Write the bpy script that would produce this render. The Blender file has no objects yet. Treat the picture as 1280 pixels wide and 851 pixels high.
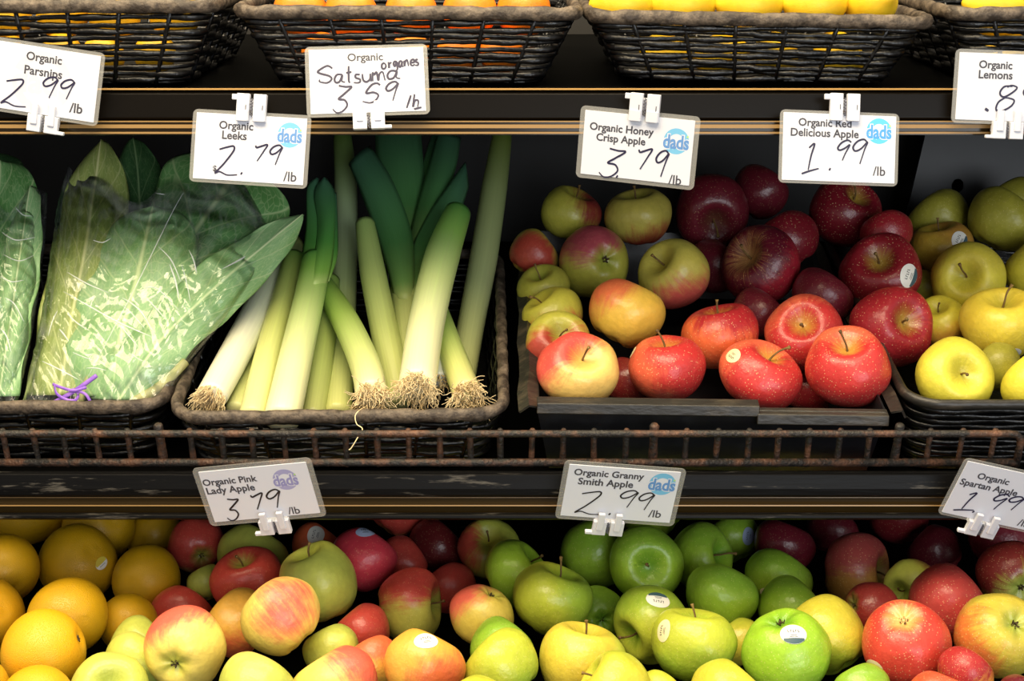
import bpy, bmesh, math, random
import numpy as np
from mathutils import noise as mnoise
from mathutils import Vector, Matrix
from mathutils.bvhtree import BVHTree

random.seed(7)
SC = bpy.context.scene
COL = SC.collection

# ------------------------------------------------------------------ camera
FPX = 1758.0
PITCH = math.radians(10)
CAM = Vector((0, 0, 1.42))
RT = Vector((1, 0, 0))
FW = Vector((0, math.cos(PITCH), -math.sin(PITCH)))
UP = Vector((0, math.sin(PITCH), math.cos(PITCH)))


def P3(px, py, d):
    """A point of the stall at depth d (m) from the lens plane, seen at photo position px, py."""
    return CAM + FW * d + RT * ((px - 640) / FPX * d) + UP * ((425.5 - py) / FPX * d)


cd = bpy.data.cameras.new('camera')
cam = bpy.data.objects.new('camera', cd)
COL.objects.link(cam)
cam.matrix_world = Matrix(((RT.x, UP.x, -FW.x, CAM.x), (RT.y, UP.y, -FW.y, CAM.y), (RT.z, UP.z, -FW.z, CAM.z), (0, 0, 0, 1)))
cd.sensor_width = 36
cd.lens = FPX / 1280 * 36
cd.clip_start = 0.05
SC.camera = cam

# ------------------------------------------------------------------ light
w = bpy.data.worlds.new('shop_interior')
SC.world = w
w.use_nodes = True
w.node_tree.nodes['Background'].inputs[0].default_value = (1.0, 0.94, 0.86, 1)
w.node_tree.nodes['Background'].inputs[1].default_value = 0.36


def area(name, loc, target, sx, sy, power, col):
    l = bpy.data.lights.new(name, 'AREA')
    l.shape = 'RECTANGLE'
    l.size, l.size_y, l.energy, l.color = sx, sy, power, col
    o = bpy.data.objects.new(name, l)
    COL.objects.link(o)
    o.location = loc
    o.rotation_euler = (Vector(target) - Vector(loc)).to_track_quat('-Z', 'Y').to_euler()
    return o


area('ceiling_lamp_light', (-0.45, 0.30, 2.75), (-0.1, 1.35, 1.0), 2.1, 0.9, 60, (1.0, 0.82, 0.55))
area('shop_window_light', (1.2, -2.4, 1.5), (0.0, 1.3, 1.1), 2.4, 1.6, 48, (0.90, 0.95, 1.0))
area('added_basket_fill', (0.0, 1.28, 2.35), (0.0, 1.40, 1.0), 1.7, 0.12, 13, (1.0, 0.84, 0.55))  # unseen lamp added over the upper baskets to brighten their fruit
SC.view_settings.view_transform = 'Standard'
SC.view_settings.look = 'None'
SC.view_settings.gamma = 1
SC.view_settings.use_curve_mapping = False
SC.view_settings.exposure = 0.35


# ------------------------------------------------------------------ helpers
def lin(h):
    h = h.lstrip('#')
    out = []
    for i in (0, 2, 4):
        c = int(h[i:i + 2], 16) / 255
        out.append(c / 12.92 if c <= 0.04045 else ((c + 0.055) / 1.055) ** 2.4)
    return (*out, 1.0)


class MB:
    """Collects shapes, then links them as one mesh object."""

    def __init__(s):
        s.v, s.f, s.uv = [], [], {}

    def add(s, vs, fs):
        b = len(s.v)
        s.v.extend(Vector(q) for q in vs)
        s.f.extend(tuple(b + i for i in q) for q in fs)
        return b

    def box(s, c, size, M=None):
        hx, hy, hz = size[0] / 2, size[1] / 2, size[2] / 2
        vs = [Vector((x, y, z)) for x in (-hx, hx) for y in (-hy, hy) for z in (-hz, hz)]
        if M is not None:
            vs = [M @ q for q in vs]
        vs = [q + Vector(c) for q in vs]
        s.add(vs, [(0, 1, 3, 2), (4, 6, 7, 5), (0, 4, 5, 1), (2, 3, 7, 6), (0, 2, 6, 4), (1, 5, 7, 3)])

    def tube(s, pts, rad, n=8, closed=False, caps=True, flat=None, frame=None):
        """rad: number or list; flat=(a,b) scales the two cross-section axes; frame: fixed second axis."""
        pts = [Vector(q) for q in pts]
        m = len(pts)
        if not hasattr(rad, '__len__'):
            rad = [rad] * m
        t0 = None
        ref = None
        rings = []
        for i, q in enumerate(pts):
            if closed:
                t = pts[(i + 1) % m] - pts[i - 1]
            else:
                t = pts[min(i + 1, m - 1)] - pts[max(i - 1, 0)]
            t = t.normalized() if t.length > 1e-12 else (t0 or Vector((0, 0, 1)))
            if frame is not None:
                ref = Vector(frame)
            elif ref is None:
                ref = Vector((0, 0, 1)) if abs(t.z) < 0.9 else Vector((1, 0, 0))
            a = ref - t * ref.dot(t)
            if a.length < 1e-9:
                a = Vector((1, 0, 0)) - t * t.x
            a.normalize()
            b = t.cross(a)
            ref = a
            fa, fb = flat or (1, 1)
            rings.append([q + a * (math.cos(2 * math.pi * k / n) * rad[i] * fa) + b * (math.sin(2 * math.pi * k / n) * rad[i] * fb) for k in range(n)])
            t0 = t
        base = len(s.v)
        for r in rings:
            s.v.extend(r)
        for i in range(m if closed else m - 1):
            j = (i + 1) % m
            for k in range(n):
                l = (k + 1) % n
                s.f.append((base + i * n + k, base + i * n + l, base + j * n + l, base + j * n + k))
        if caps and not closed:
            s.f.append(tuple(base + k for k in range(n))[::-1])
            s.f.append(tuple(base + (m - 1) * n + k for k in range(n)))
        return base

    def grid(s, rows, uv=False, wrap=False):
        m, n = len(rows), len(rows[0])
        base = len(s.v)
        for r in rows:
            s.v.extend(Vector(q) for q in r)
        for i in range(m - 1):
            for j in range(n if wrap else n - 1):
                k = (j + 1) % n
                s.f.append((base + i * n + j, base + i * n + k, base + (i + 1) * n + k, base + (i + 1) * n + j))
        if uv:
            for i in range(m):
                for j in range(n):
                    s.uv[base + i * n + j] = (j / (n - (0 if wrap else 1)), i / (m - 1))
        return base

    def extrude(s, prof, x0, x1):
        """prof: closed list of (y, z); extruded along x."""
        n = len(prof)
        s.add([(x0, y, z) for y, z in prof] + [(x1, y, z) for y, z in prof],
              [tuple(range(n))[::-1], tuple(range(n, 2 * n))] + [(i, (i + 1) % n, n + (i + 1) % n, n + i) for i in range(n)])

    def build(s, name, mat, parent=None, smooth=True, M=None, bevel=0, sub=0, solid=0):
        me = bpy.data.meshes.new(name)
        me.from_pydata([tuple(q) for q in s.v], [], s.f)
        if s.uv:
            ul = me.uv_layers.new(name='UVMap')
            for l in me.loops:
                ul.data[l.index].uv = s.uv.get(l.vertex_index, (0, 0))
        if mat is not None:
            me.materials.append(mat)
        me.polygons.foreach_set('use_smooth', [smooth] * len(me.polygons))
        me.update()
        o = bpy.data.objects.new(name, me)
        COL.objects.link(o)
        if M is not None:
            o.matrix_world = M
        if parent is not None:
            o.parent = parent
        if solid:
            md = o.modifiers.new('solid', 'SOLIDIFY')
            md.thickness = solid
            md.offset = 0
        if bevel:
            md = o.modifiers.new('bevel', 'BEVEL')
            md.width = bevel
            md.segments = 2
            md.limit_method = 'ANGLE'
        if sub:
            md = o.modifiers.new('sub', 'SUBSURF')
            md.levels = md.render_levels = sub
        return o


def tag(o, label=None, cat=None, group=None, kind=None):
    for k, v in (('label', label), ('category', cat), ('group', group), ('kind', kind)):
        if v:
            o[k] = v
    return o


def empty(name, M=None):
    o = bpy.data.objects.new(name, None)
    COL.objects.link(o)
    o.empty_display_size = 0.02
    if M is not None:
        o.matrix_world = M
    return o


def fixed(o, parent):
    """parent o (whose vertices are in world space) under a placed empty."""
    o.parent = parent
    o.matrix_parent_inverse = parent.matrix_world.inverted()
    return o


def catmull(pts, k=8):
    pts = [Vector(q) for q in pts]
    out = []
    for i in range(len(pts) - 1):
        p0, p1, p2, p3 = pts[max(i - 1, 0)], pts[i], pts[i + 1], pts[min(i + 2, len(pts) - 1)]
        for j in range(k):
            t = j / k
            out.append(0.5 * ((2 * p1) + (p2 - p0) * t + (2 * p0 - 5 * p1 + 4 * p2 - p3) * t * t + (3 * p1 - p0 - 3 * p2 + p3) * t ** 3))
    out.append(pts[-1])
    return out


def interp(vals, t):
    x = t * (len(vals) - 1)
    i = min(int(x), len(vals) - 2)
    return vals[i] + (vals[i + 1] - vals[i]) * (x - i)


# ------------------------------------------------------------------ materials
def newmat(name):
    m = bpy.data.materials.new(name)
    m.use_nodes = True
    nt = m.node_tree
    b = nt.nodes['Principled BSDF']
    return m, nt, b


def N(nt, kind, **kw):
    n = nt.nodes.new(kind)
    for k, v in kw.items():
        if k.startswith('_'):
            setattr(n, k[1:], v)
        else:
            n.inputs[int(k[1:]) if k[0] == 'i' and k[1:].isdigit() else k].default_value = v
    return n


def L(nt, a, b):
    nt.links.new(a, b)


def mixc(nt, fac, a, b):
    n = nt.nodes.new('ShaderNodeMix')
    n.data_type = 'RGBA'
    for sock, val in ((n.inputs[0], fac), (n.inputs[6], a), (n.inputs[7], b)):
        if isinstance(val, bpy.types.NodeSocket):
            L(nt, val, sock)
        else:
            sock.default_value = val
    return n.outputs[2]


def ramp(nt, src, stops):
    r = nt.nodes.new('ShaderNodeValToRGB')
    e = r.color_ramp.elements
    while len(e) < len(stops):
        e.new(0.5)
    for k, (p, c) in enumerate(stops):
        e[k].position = p
        e[k].color = c if hasattr(c, '__len__') else (c, c, c, 1)
    L(nt, src, r.inputs[0])
    return r.outputs[0]


def math_(nt, op, a, b=None, clamp=False):
    n = nt.nodes.new('ShaderNodeMath')
    n.operation = op
    n.use_clamp = clamp
    for i, v in enumerate((a, b)):
        if v is None:
            continue
        if isinstance(v, bpy.types.NodeSocket):
            L(nt, v, n.inputs[i])
        else:
            n.inputs[i].default_value = v
    return n.outputs[0]


def plain(name, col, rough=0.5, metal=0.0, noise=None, bump=0.0, bscale=200, spec=0.5, coords='Object', stretch=(1, 1, 1)):
    """noise = (colour, scale, low, high): second colour laid over in patches of wear."""
    m, nt, b = newmat(name)
    c = lin(col)
    b.inputs['Base Color'].default_value = c
    b.inputs['Roughness'].default_value = rough
    b.inputs['Metallic'].default_value = metal
    b.inputs['Specular IOR Level'].default_value = spec
    if noise or bump:
        tc = N(nt, 'ShaderNodeTexCoord')
        mp = N(nt, 'ShaderNodeMapping', Scale=stretch)
        L(nt, tc.outputs[coords], mp.inputs[0])
    if noise:
        n = N(nt, 'ShaderNodeTexNoise', Scale=noise[1], Detail=6.0, Roughness=0.65)
        L(nt, mp.outputs[0], n.inputs['Vector'])
        r = ramp(nt, n.outputs[0], [(noise[2], 0.0), (noise[3], 1.0)])
        L(nt, mixc(nt, r, c, lin(noise[0])), b.inputs['Base Color'])
    if bump:
        n = N(nt, 'ShaderNodeTexNoise', Scale=bscale, Detail=4.0)
        L(nt, mp.outputs[0], n.inputs['Vector'])
        bp = N(nt, 'ShaderNodeBump', Strength=bump, Distance=0.002)
        L(nt, n.outputs[0], bp.inputs['Height'])
        L(nt, bp.outputs[0], b.inputs['Normal'])
    return m


M_ = {
    'wicker': plain('black_wicker', '#060607', 0.30, noise=('#1C1E22', 90, 0.55, 0.75), bump=0.35, bscale=260),
    'rim': plain('worn_wrapped_rim', '#382F27', 0.6, noise=('#7C6E5E', 75, 0.42, 0.72), bump=0.8, bscale=220),
    'blackmetal': plain('worn_black_metal', '#070708', 0.40, noise=('#75716A', 130, 0.58, 0.80), bump=0.2, stretch=(0.12, 1, 1), spec=0.12),
    'blackplastic': plain('black_plastic', '#0B0805', 0.3, spec=0.12),
    'traywall': plain('dark_plastic_tray', '#15161A', 0.36, noise=('#26282C', 30, 0.5, 0.8), bump=0.1),
    'traylip': plain('scuffed_tray_lip', '#23211E', 0.40, noise=('#4E463A', 60, 0.48, 0.80), bump=0.3, stretch=(0.4, 1, 1)),
    'rail_glint': plain('warm_rail_glint', '#8A6C3E', 0.35),  # plastic rail ribs with their warm glints painted in
    'channel': plain('warm_glint_channel', '#33260F', 0.15, spec=0.3),  # dark plastic, its warm reflections put into the brown
    'rust': plain('rusted_wire', '#24211F', 0.5, metal=0.2, noise=('#6E4A36', 45, 0.46, 0.70), bump=0.8, bscale=350),
    'backpanel': plain('dark_back_panel', '#0C0A09', 0.6),
    'guard': plain('slate_plastic', '#14171B', 0.45, noise=('#1E2228', 12, 0.4, 0.7)),
    'deck': plain('dark_deck', '#030303', 0.6, spec=0.05),
    'card': plain('white_card', '#D2D6E2', 0.55),
    'ink': plain('ballpoint_ink', '#1E1A3C', 0.5),
    'inkblack': plain('black_marker', '#17141F', 0.5),
    'print': plain('printed_grey', '#3E3E48', 0.6),
    'clip': plain('white_plastic_clip', '#D0D3DE', 0.35),
    'clipdark': plain('clip_slot_grey', '#55555E', 0.6),
    'stem': plain('apple_stem', '#5A4322', 0.7, noise=('#8C7138', 9, 0.4, 0.7)),
    'calyx': plain('apple_calyx', '#5B4A2C', 0.85, noise=('#2C2114', 9, 0.4, 0.65)),
    'root': plain('leek_root', '#EBD8AC', 0.8, noise=('#C09C60', 60, 0.5, 0.75)),
    'sticker': plain('sticker_paper', '#EDEDE6', 0.45),
    'stickercream': plain('sticker_cream', '#EDE3B4', 0.45),
    'stickerprint': plain('sticker_print', '#4C4F52', 0.6),
    'teal': plain('sticker_teal', '#3E5B66', 0.5),
    'stickeryellow': plain('sticker_yellow', '#D8C64A', 0.5),
    'tie': plain('purple_twist_tie', '#7B4FC0', 0.35, noise=('#A878D8', 90, 0.4, 0.7)),
    'floor': plain('grey_floor', '#6E675F', 0.6),
    'wall': plain('shop_wall', '#2A2724', 0.8),
    'stalk': plain('cream_stalk', '#C9C08A', 0.5, noise=('#A9B56E', 25, 0.4, 0.7)),
}


def sleeve_mat():
    m, nt, b = newmat('clear_laminate')
    b.inputs['Base Color'].default_value = (0.75, 0.75, 0.72, 1)
    b.inputs['Roughness'].default_value = 0.22
    out = nt.nodes['Material Output']
    tr = N(nt, 'ShaderNodeBsdfTransparent')
    mx = N(nt, 'ShaderNodeMixShader', Fac=0.17)
    L(nt, tr.outputs[0], mx.inputs[1])
    L(nt, b.outputs[0], mx.inputs[2])
    L(nt, mx.outputs[0], out.inputs[0])
    return m


M_['sleeve'] = sleeve_mat()


def fruit_skin(name, base, blush, d, bias, amp=0.55, width=0.35, cav=None, speck=0.25, rough=0.32, streak=True, patch=None, rus=False, cavc=None):
    """Two-colour fruit skin: blush grows towards local direction d; streaks run stem to calyx; pale pores."""
    m, nt, b = newmat(name)
    tc = N(nt, 'ShaderNodeTexCoord')
    ob = tc.outputs['Object']
    nz = N(nt, 'ShaderNodeVectorMath', _operation='NORMALIZE')
    L(nt, ob, nz.inputs[0])
    dt = N(nt, 'ShaderNodeVectorMath', _operation='DOT_PRODUCT')
    L(nt, nz.outputs[0], dt.inputs[0])
    dt.inputs[1].default_value = d
    n1 = N(nt, 'ShaderNodeTexNoise', Scale=1.7, Detail=5.0, Roughness=0.6)
    mo = N(nt, 'ShaderNodeMapping', Location=(random.uniform(-9, 9), random.uniform(-9, 9), 0))
    L(nt, ob, mo.inputs[0])
    L(nt, mo.outputs[0], n1.inputs['Vector'])
    # streaks: direction round the axis, stretched along it
    mp = N(nt, 'ShaderNodeMapping', Scale=(1, 1, 0))
    L(nt, ob, mp.inputs[0])
    rd = N(nt, 'ShaderNodeVectorMath', _operation='NORMALIZE')
    L(nt, mp.outputs[0], rd.inputs[0])
    sep = N(nt, 'ShaderNodeSeparateXYZ')
    L(nt, ob, sep.inputs[0])
    cz = N(nt, 'ShaderNodeCombineXYZ')
    L(nt, math_(nt, 'MULTIPLY', sep.outputs[2], 0.12), cz.inputs[2])
    ad = N(nt, 'ShaderNodeVectorMath', _operation='ADD')
    L(nt, rd.outputs[0], ad.inputs[0])
    L(nt, cz.outputs[0], ad.inputs[1])
    n2 = N(nt, 'ShaderNodeTexNoise', Scale=9.0, Detail=5.0, Roughness=0.7)
    L(nt, ad.outputs[0], n2.inputs['Vector'])
    v = math_(nt, 'SUBTRACT', dt.outputs['Value'], bias)
    v = math_(nt, 'ADD', v, math_(nt, 'MULTIPLY', math_(nt, 'SUBTRACT', n1.outputs[0], 0.5), amp * 1.6))
    if streak:
        v = math_(nt, 'ADD', v, math_(nt, 'MULTIPLY', math_(nt, 'SUBTRACT', n2.outputs[0], 0.5), amp * 1.5))
    mr = N(nt, 'ShaderNodeMapRange', _interpolation_type='SMOOTHSTEP')
    L(nt, v, mr.inputs[0])
    mr.inputs[1].default_value = -width
    mr.inputs[2].default_value = width
    col = mixc(nt, mr.outputs[0], lin(base), lin(blush))
    # fine tone variation
    n3 = N(nt, 'ShaderNodeTexNoise', Scale=5.0, Detail=3.0)
    L(nt, mo.outputs[0], n3.inputs['Vector'])
    hs = N(nt, 'ShaderNodeHueSaturation', Saturation=0.97, Hue=0.5)
    L(nt, col, hs.inputs['Color'])
    L(nt, math_(nt, 'ADD', math_(nt, 'MULTIPLY', n3.outputs[0], 0.36), 0.82), hs.inputs['Value'])
    col = hs.outputs[0]
    if cav:
        ln = N(nt, 'ShaderNodeVectorMath', _operation='LENGTH')
        L(nt, mp.outputs[0], ln.inputs[0])
        rr = math_(nt, 'ADD', ln.outputs['Value'], math_(nt, 'MULTIPLY', math_(nt, 'SUBTRACT', n2.outputs[0], 0.5), 0.5))
        inn = ramp(nt, rr, [(0.12, 1.0), (0.42, 0.0)])
        top = math_(nt, 'GREATER_THAN', sep.outputs[2], 0.0)
        col = mixc(nt, math_(nt, 'MULTIPLY', math_(nt, 'MULTIPLY', inn, top), 0.75), col, lin(cav))
    if cavc:
        lnc = N(nt, 'ShaderNodeVectorMath', _operation='LENGTH')
        L(nt, mp.outputs[0], lnc.inputs[0])
        rc = math_(nt, 'ADD', lnc.outputs['Value'], math_(nt, 'MULTIPLY', math_(nt, 'SUBTRACT', n2.outputs[0], 0.5), 0.4))
        innc = ramp(nt, rc, [(0.14, 1.0), (0.50, 0.0)])
        col = mixc(nt, math_(nt, 'MULTIPLY', math_(nt, 'MULTIPLY', innc, math_(nt, 'LESS_THAN', sep.outputs[2], 0.0)), 0.85), col, lin(cavc))
    if rus:
        ln2 = N(nt, 'ShaderNodeVectorMath', _operation='LENGTH')
        L(nt, mp.outputs[0], ln2.inputs[0])
        n5 = N(nt, 'ShaderNodeTexNoise', Scale=26.0, Detail=4.0, Roughness=0.7)
        L(nt, ad.outputs[0], n5.inputs['Vector'])
        star = math_(nt, 'SUBTRACT', math_(nt, 'ADD', math_(nt, 'MULTIPLY', math_(nt, 'SUBTRACT', n5.outputs[0], 0.5), 2.8), 0.58), ln2.outputs['Value'])
        star = math_(nt, 'MULTIPLY', math_(nt, 'GREATER_THAN', sep.outputs[2], 0.1), ramp(nt, star, [(0.0, 0.0), (0.5, 0.75)]))
        col = mixc(nt, star, col, lin('#B98A52'))
    if speck:
        vo = N(nt, 'ShaderNodeTexVoronoi', Scale=14.0)
        L(nt, ob, vo.inputs['Vector'])
        sp = ramp(nt, vo.outputs['Distance'], [(0.13, 1.0), (0.21, 0.0)])
        col = mixc(nt, math_(nt, 'MULTIPLY', sp, speck), col, lin('#F2DDA0'))
    L(nt, col, b.inputs['Base Color'])
    b.inputs['Roughness'].default_value = rough
    b.inputs['Specular IOR Level'].default_value = 0.5
    bp = N(nt, 'ShaderNodeBump', Strength=0.07, Distance=0.02)
    n4 = N(nt, 'ShaderNodeTexNoise', Scale=7.0, Detail=3.0)
    L(nt, ob, n4.inputs['Vector'])
    L(nt, n4.outputs[0], bp.inputs['Height'])
    L(nt, bp.outputs[0], b.inputs['Normal'])
    return m


def citrus_skin(name, base, second, pore=38.0, strength=0.35):
    m, nt, b = newmat(name)
    tc = N(nt, 'ShaderNodeTexCoord')
    n = N(nt, 'ShaderNodeTexNoise', Scale=1.6, Detail=4.0)
    L(nt, tc.outputs['Object'], n.inputs['Vector'])
    r = ramp(nt, n.outputs[0], [(0.35, 0.0), (0.7, 1.0)])
    L(nt, mixc(nt, r, lin(base), lin(second)), b.inputs['Base Color'])
    b.inputs['Roughness'].default_value = 0.42
    vo = N(nt, 'ShaderNodeTexVoronoi', Scale=pore)
    L(nt, tc.outputs['Object'], vo.inputs['Vector'])
    bp = N(nt, 'ShaderNodeBump', Strength=strength, Distance=0.03)
    L(nt, ramp(nt, vo.outputs['Distance'], [(0.0, 0.0), (0.45, 1.0)]), bp.inputs['Height'])
    L(nt, bp.outputs[0], b.inputs['Normal'])
    return m


M_['orange'] = citrus_skin('orange_peel', '#E8AC14', '#E0AE20')
M_['orange_dull'] = citrus_skin('orange_peel_golden', '#D9A814', '#C89C14')
M_['satsuma'] = citrus_skin('satsuma_peel', '#EE7A12', '#F08E18')
M_['lemon'] = citrus_skin('lemon_peel', '#EEC826', '#E4B41C', 30.0, 0.3)

# ------------------------------------------------------------------ the shop shell
def struct(name, mb, mat, **k):
    return tag(mb.build(name, mat, smooth=False, **k), kind='structure')


m = MB(); m.box((0, 0, -0.03), (6, 6, 0.06)); struct('floor', m, M_['floor'])
m = MB(); m.box((0, 1.99, 1.4), (6, 0.08, 2.8)); struct('wall_back', m, M_['wall'])

# ------------------------------------------------------------------ shelves
S = math.radians(17)
YB, NB = Vector((0, math.cos(S), math.sin(S))), Vector((0, -math.sin(S), math.cos(S)))
RIM0 = P3(422, 523, 1.30)          # where the leek basket's front rim stands
BH, BT = 0.066, 0.020              # basket height, how far the front wall leans out
DECK0 = RIM0 - NB * BH + YB * BT   # a point of the middle deck under that rim
DECK0.x = 0


def mdeck(x, y, z=0.0):
    return DECK0 + RT * x + YB * y + NB * z


S2 = math.radians(8)
YU, NU = Vector((0, math.cos(S2), math.sin(S2))), Vector((0, -math.sin(S2), math.cos(S2)))
UDECK0 = P3(640, 110, 1.318)
UDECK0.x = 0


def udeck(x, y, z=0.0):
    return UDECK0 + RT * x + YU * y + NU * z


def frame_at(origin, Y, Z, yaw=0.0, roll=0.0):
    M = Matrix(((1, Y.x, Z.x, origin.x), (0, Y.y, Z.y, origin.y), (0, Y.z, Z.z, origin.z), (0, 0, 0, 1)))
    return M @ Matrix.Rotation(yaw, 4, 'Z') @ Matrix.Rotation(roll, 4, 'Y')


def q(py, d):
    p = P3(640, py, d)
    return (p.y, p.z)


XL, XR = -0.80, 0.80


def deck_mesh(fn, depth, thick, front=0.0):
    mb = MB()
    a = [fn(XL, front, -thick), fn(XR, front, -thick), fn(XR, depth, -thick), fn(XL, depth, -thick)]
    b = [fn(XL, front, -0.0005), fn(XR, front, -0.0005), fn(XR, depth, -0.0005), fn(XL, depth, -0.0005)]
    mb.add(a + b, [(0, 3, 2, 1), (4, 5, 6, 7), (0, 1, 5, 4), (1, 2, 6, 5), (2, 3, 7, 6), (3, 0, 4, 7)])
    return mb


# middle shelf
sh = tag(empty('display_shelf', Matrix.Translation(mdeck(0, 0, 0))),
         'black sloping shelf carrying the greens, leeks and apple trays, edged by a rusty wire fence', 'shelf')
fixed(deck_mesh(mdeck, 0.555, 0.018, -0.012).build('deck', M_['deck'], smooth=False), sh)
m = MB(); m.extrude([q(588, 1.289), q(589, 1.279), q(593, 1.2755), q(611, 1.2745), q(619.5, 1.276), q(621, 1.280), q(640, 1.300), q(600, 1.320)], XL, XR)
fixed(m.build('front_edge', M_['blackmetal'], smooth=False, bevel=0.0008), sh)
m = MB(); m.extrude([q(620, 1.2815), q(642, 1.286), q(642, 1.296), q(620, 1.291)], XL, XR)
ch = fixed(m.build('price_channel', M_['channel'], smooth=False), sh)
for a, b, dd in ((621.0, 622.2, 0.003), (631.0, 632.6, 0.004)):
    m = MB(); m.extrude([q(a, 1.2835 - dd), q(b, 1.2835 - dd), q(b, 1.290), q(a, 1.290)], XL, XR)
    o = m.build('glint_rib', M_['rail_glint'], smooth=False)
    o.parent = ch
m = MB(); m.extrude([q(640.5, 1.284), q(641, 1.277), q(644, 1.2735), q(648, 1.2735), q(649.5, 1.278), q(649, 1.30), q(641, 1.30)], XL, XR)
fixed(m.build('bottom_lip', M_['blackmetal'], smooth=False, bevel=0.0006), sh)

# upper shelf
us = tag(empty('upper_shelf', Matrix.Translation(udeck(0, 0, 0))),
         'black upper shelf with a price rail lined with painted warm glints, carrying the wicker citrus baskets', 'shelf')
fixed(deck_mesh(udeck, 0.50, 0.015, 0.0).build('deck', M_['deck'], smooth=False), us)
m = MB(); m.extrude([q(111, 1.318), q(111.5, 1.284), q(117, 1.279), q(147, 1.2795), q(151, 1.283), q(153, 1.31)], XL, XR)
fixed(m.build('front_edge', M_['blackplastic'], smooth=False, bevel=0.0008), us)
m = MB(); m.extrude([q(110.2, 1.281), q(112.4, 1.2785), q(113, 1.283)], XL, XR)
fixed(m.build('glint_rib', M_['rail_glint'], smooth=False), us)
m = MB(); m.extrude([q(150.5, 1.281), q(152.5, 1.2800), q(168.5, 1.2825), q(169, 1.31), q(150.5, 1.31)], XL, XR)
ch = fixed(m.build('price_channel', M_['channel'], smooth=False), us)
for a, b, dd in ((151.2, 152.6, 0.003), (155.6, 160.2, 0.0030), (164.8, 167.2, 0.0032)):
    m = MB(); m.extrude([q(a, 1.2812 - dd), q(b, 1.2812 - dd), q(b, 1.285), q(a, 1.285)], XL, XR)
    o = m.build('glint_rib', M_['rail_glint'], smooth=False)
    o.parent = ch

# lower bin
LB0 = P3(640, 900, 1.20)
S3 = math.radians(5)
YL, NL = Vector((0, math.cos(S3), math.sin(S3))), Vector((0, -math.sin(S3), math.cos(S3)))


def ldeck(x, y, z=0.0):
    return Vector((x, LB0.y, LB0.z - 0.055)) + YL * y + NL * z


lb = tag(empty('lower_bin', Matrix.Translation(ldeck(0, 0, 0))), 'dark open bin under the middle shelf, heaped with oranges and apples', 'bin')
fixed(deck_mesh(ldeck, 0.62, 0.02, -0.10).build('deck', M_['deck'], smooth=False), lb)
m = MB()
m.add([ldeck(XL, -0.10, 0), ldeck(XR, -0.10, 0), ldeck(XR, -0.11, 0.05), ldeck(XL, -0.11, 0.05), ldeck(XL, -0.12, 0), ldeck(XR, -0.12, 0), ldeck(XR, -0.125, 0.05), ldeck(XL, -0.125, 0.05)],
      [(0, 3, 2, 1), (4, 5, 6, 7), (3, 7, 6, 2), (0, 1, 5, 4), (0, 4, 7, 3), (1, 2, 6, 5)])
fixed(m.build('front_lip', M_['blackmetal'], smooth=False), lb)

# case back and plinth that carry the shelves
cb = tag(empty('display_case', Matrix.Translation((0, 1.85, 0))), 'dark case back behind the shelves, in deep shade', 'display case')
m = MB(); m.box((0, 1.90, 1.20), (1.7, 0.10, 2.0)); fixed(m.build('back_panel', M_['backpanel'], smooth=False), cb)
m = MB(); m.box((0, 1.47, 0.40), (1.6, 0.70, 0.80)); fixed(m.build('plinth', M_['backpanel'], smooth=False), cb)
for x in (-0.815, 0.815):
    m = MB(); m.box((x, 1.62, 1.10), (0.02, 0.48, 1.5)); fixed(m.build('side_panel', M_['backpanel'], smooth=False), cb)

# slate guard with a round hole behind the yellow apples
gd = empty('plastic_guard', Matrix.Translation(mdeck(0.6, 0.42, 0)))
tag(gd, 'slate grey plastic guard with a small round hole, standing behind the yellow apples', 'guard')
bmh = MB()
GO = P3(1197, 232, 1.735)
for (x0, x1, tl) in ((-0.052, 0.40, 0.0),):
    n = 24
    zt, zb = 0.13, -0.16
    outer = [(-0.030, zt), (0.40, zt), (0.40, zb), (-0.085, zb)]
    hole = [(0.0075 * math.cos(2 * math.pi * k / n), 0.0085 * math.sin(2 * math.pi * k / n)) for k in range(n)]
    def ray_out(c, s_):
        best = None
        for i in range(4):
            (ax, az), (bx, bz) = outer[i], outer[(i + 1) % 4]
            ex, ez = bx - ax, bz - az
            den = c * ez - s_ * ex
            if abs(den) < 1e-9:
                continue
            t = (ax * ez - az * ex) / den
            u = (ax * s_ - az * c) / den
            if t > 0 and -1e-6 <= u <= 1 + 1e-6 and (best is None or t < best):
                best = t
        return best
    angs = sorted([2 * math.pi * k / n for k in range(n)] + [math.atan2(z, x) % (2 * math.pi) for x, z in outer])
    for dy in (0, 0.004):
        for a in angs:
            c, s_ = math.cos(a), math.sin(a)
            t = ray_out(c, s_)
            bmh.v.append(GO + Vector((0.0075 * c, dy, 0.0085 * s_)))
            bmh.v.append(GO + Vector((t * c, dy, t * s_)))
    K = len(angs)
    for k in range(K):
        l = (k + 1) % K
        A = 2 * K
        bmh.f += [(2 * k, 2 * k + 1, 2 * l + 1, 2 * l), (A + 2 * l, A + 2 * l + 1, A + 2 * k + 1, A + 2 * k),
                  (2 * k, 2 * l, A + 2 * l, A + 2 * k), (2 * k + 1, A + 2 * k + 1, A + 2 * l + 1, 2 * l + 1)]
fixed(bmh.build('panel', M_['guard'], smooth=False), gd)

# ------------------------------------------------------------------ rusty wire fence along the middle shelf
ft, fb = P3(640, 542, 1.270), P3(640, 578, 1.285)
fdir = (ft - fb).normalized()
fn_ = Vector((0, -fdir.z, fdir.y))
fe = tag(empty('wire_fence', Matrix.Translation(fb)), 'rusty wire fence of short upright bars along the middle shelf front', 'fence')


def fx(px, d=1.278):
    return (px - 640) / FPX * d


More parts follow.
